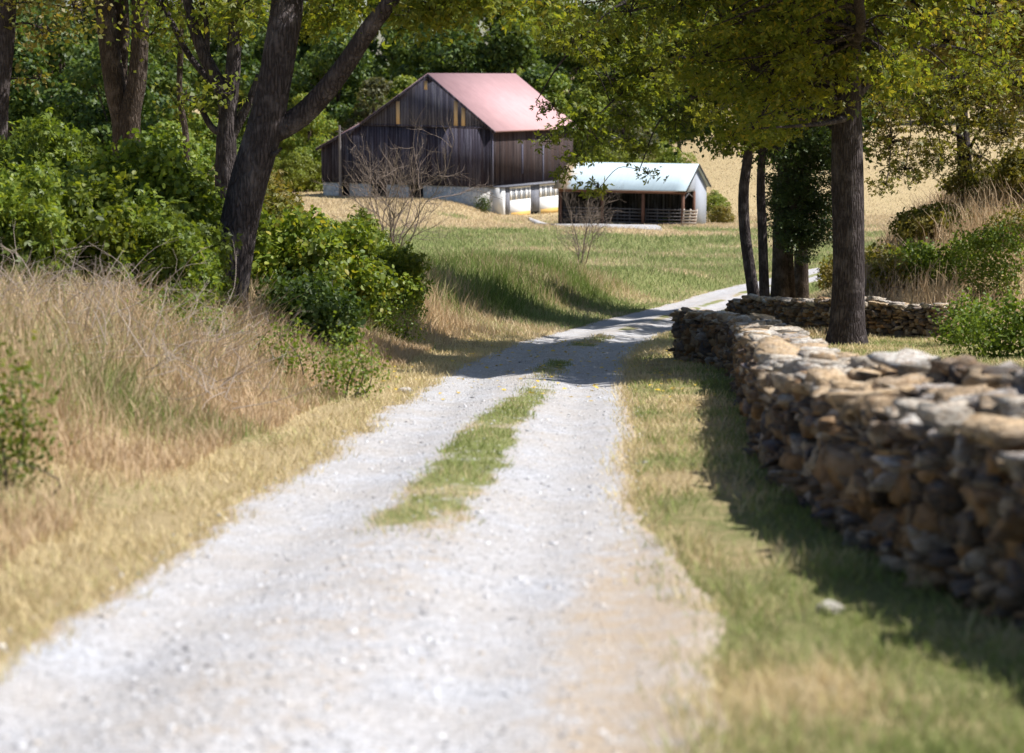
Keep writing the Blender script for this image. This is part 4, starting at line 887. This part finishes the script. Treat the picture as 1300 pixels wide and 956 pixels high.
def place(k, px, D, s=1., rz=None):
    o = protos[k][0]
    if used[k]: o = copy_tree(o)
    used[k] = True; p = ground_pt(px, D); o.location = (p[0], p[1], p[2] - .2); o.scale = (s, s, s * r.uniform(.95, 1.1)); o.rotation_euler[2] = r.uniform(0, 6.28) if rz is None else rz
    row = 'front row' if D < 200 else 'middle rows' if D < 262 else 'rear rows'
    desc = '%s tree, %s, %s' % (protos[k][1], row, where(px))
    tag(o, desc, 'tree', 'trees of the wood behind the barn')
for px in range(-120, 1440, 62):
    place(r.randint(0, 2), px + r.uniform(-15, 15), r.uniform(300, 325) if px > 850 else r.uniform(262, 290), r.uniform(1.25, 1.6))
for px in range(-120, 900, 70): place(r.randint(0, 2), px + r.uniform(-20, 20), r.uniform(225, 245), r.uniform(1., 1.3))
for px, D, k, s in [(-60, 150, 0, .8), (20, 120, 1, .75), (90, 135, 0, .8), (150, 118, 0, .72), (225, 110, 2, .62), (270, 118, 2, .66), (200, 170, 0, .9), (300, 190, 1, .95), (395, 185, 2, .75), (350, 200, 2, .9), (430, 200, 0, .95), (480, 195, 3, 1.2), (455, 205, 3, 1.1), (520, 205, 2, .95), (590, 200, 0, 1.), (650, 198, 1, .95), (700, 196, 2, 1.), (745, 190, 2, .9), (790, 187, 3, 1.),
                    (820, 192, 2, .85), (765, 178, 4, 1.), (810, 176, 4, .95), (850, 182, 4, .9), (720, 178, 4, .9), (345, 178, 4, .6), (375, 176, 4, .7), (400, 180, 4, .9), (220, 105, 4, .8), (260, 100, 4, .75), (905, 160, 4, .45), (640, 205, 2, 1.1), (560, 215, 0, 1.1)]:
    place(k, px, D, s)
# bushes by shed corner
bpx('bush', 912, 262, 146, 26, 'leafY', .14, 'scraggly olive bush against the right end of the open shed', None, 201, 60, deep=1.2, n=3)
bpx('bush', 845, 276, 142, 18, 'weed', .12, 'small green weed bush in front of the open shed posts', None, 202, 60, deep=.8, n=3)
bpx('bush', 613, 249, 157, 12, 'leafD', .12, 'small dark bush growing against the white barn foundation', None, 203, 80, deep=.5, n=2)
# ------------------------------------------------------------------ camera, sun, sky
cam = bpy.data.cameras.new('camera'); co = bpy.data.objects.new('camera', cam); COL.objects.link(co); S.camera = co
cam.sensor_width = 36; cam.lens = 36 * F / 1300; cam.clip_end = 3000; co.location = (0, 0, CAMZ); co.rotation_euler = (math.pi / 2 - PITCH, 0, 0)
cam.dof.use_dof = True; cam.dof.focus_distance = 42; cam.dof.aperture_fstop = 1.7; cam.dof.aperture_blades = 9
EL = R(55)   # sun on the right, a little beyond the scene: direction to sun
sd = Vector((math.cos(EL) * math.cos(R(3)), math.cos(EL) * math.sin(R(3)), math.sin(EL)))
sun = bpy.data.lights.new('sun', 'SUN'); so = bpy.data.objects.new('sun', sun); COL.objects.link(so); sun.energy = 5; sun.angle = R(.55); sun.color = (1, .965, .91)
so.rotation_euler = sd.to_track_quat('Z', 'Y').to_euler()
W = bpy.data.worlds.new('World'); S.world = W; W.use_nodes = True; nt = W.node_tree; bg = nt.nodes['Background']; sky = nt.nodes.new('ShaderNodeTexSky'); sky.sky_type = 'NISHITA'; sky.sun_disc = False
sky.sun_elevation = EL; sky.sun_rotation = math.atan2(sd.x, sd.y); nt.links.new(sky.outputs[0], bg.inputs[0]); bg.inputs[1].default_value = .075
S.view_settings.view_transform = 'Standard'; S.view_settings.look = 'None'; S.view_settings.exposure = .52; S.view_settings.gamma = 1
cy = S.cycles if hasattr(S, 'cycles') else None
S.render.engine = 'CYCLES'; cy = S.cycles; cy.max_bounces = 5; cy.diffuse_bounces = 3; cy.glossy_bounces = 2; cy.transmission_bounces = 3; cy.use_adaptive_sampling = True; cy.adaptive_threshold = .02; cy.use_denoising = True
cy.caustics_reflective = False; cy.caustics_refractive = False; cy.sample_clamp_indirect = 4
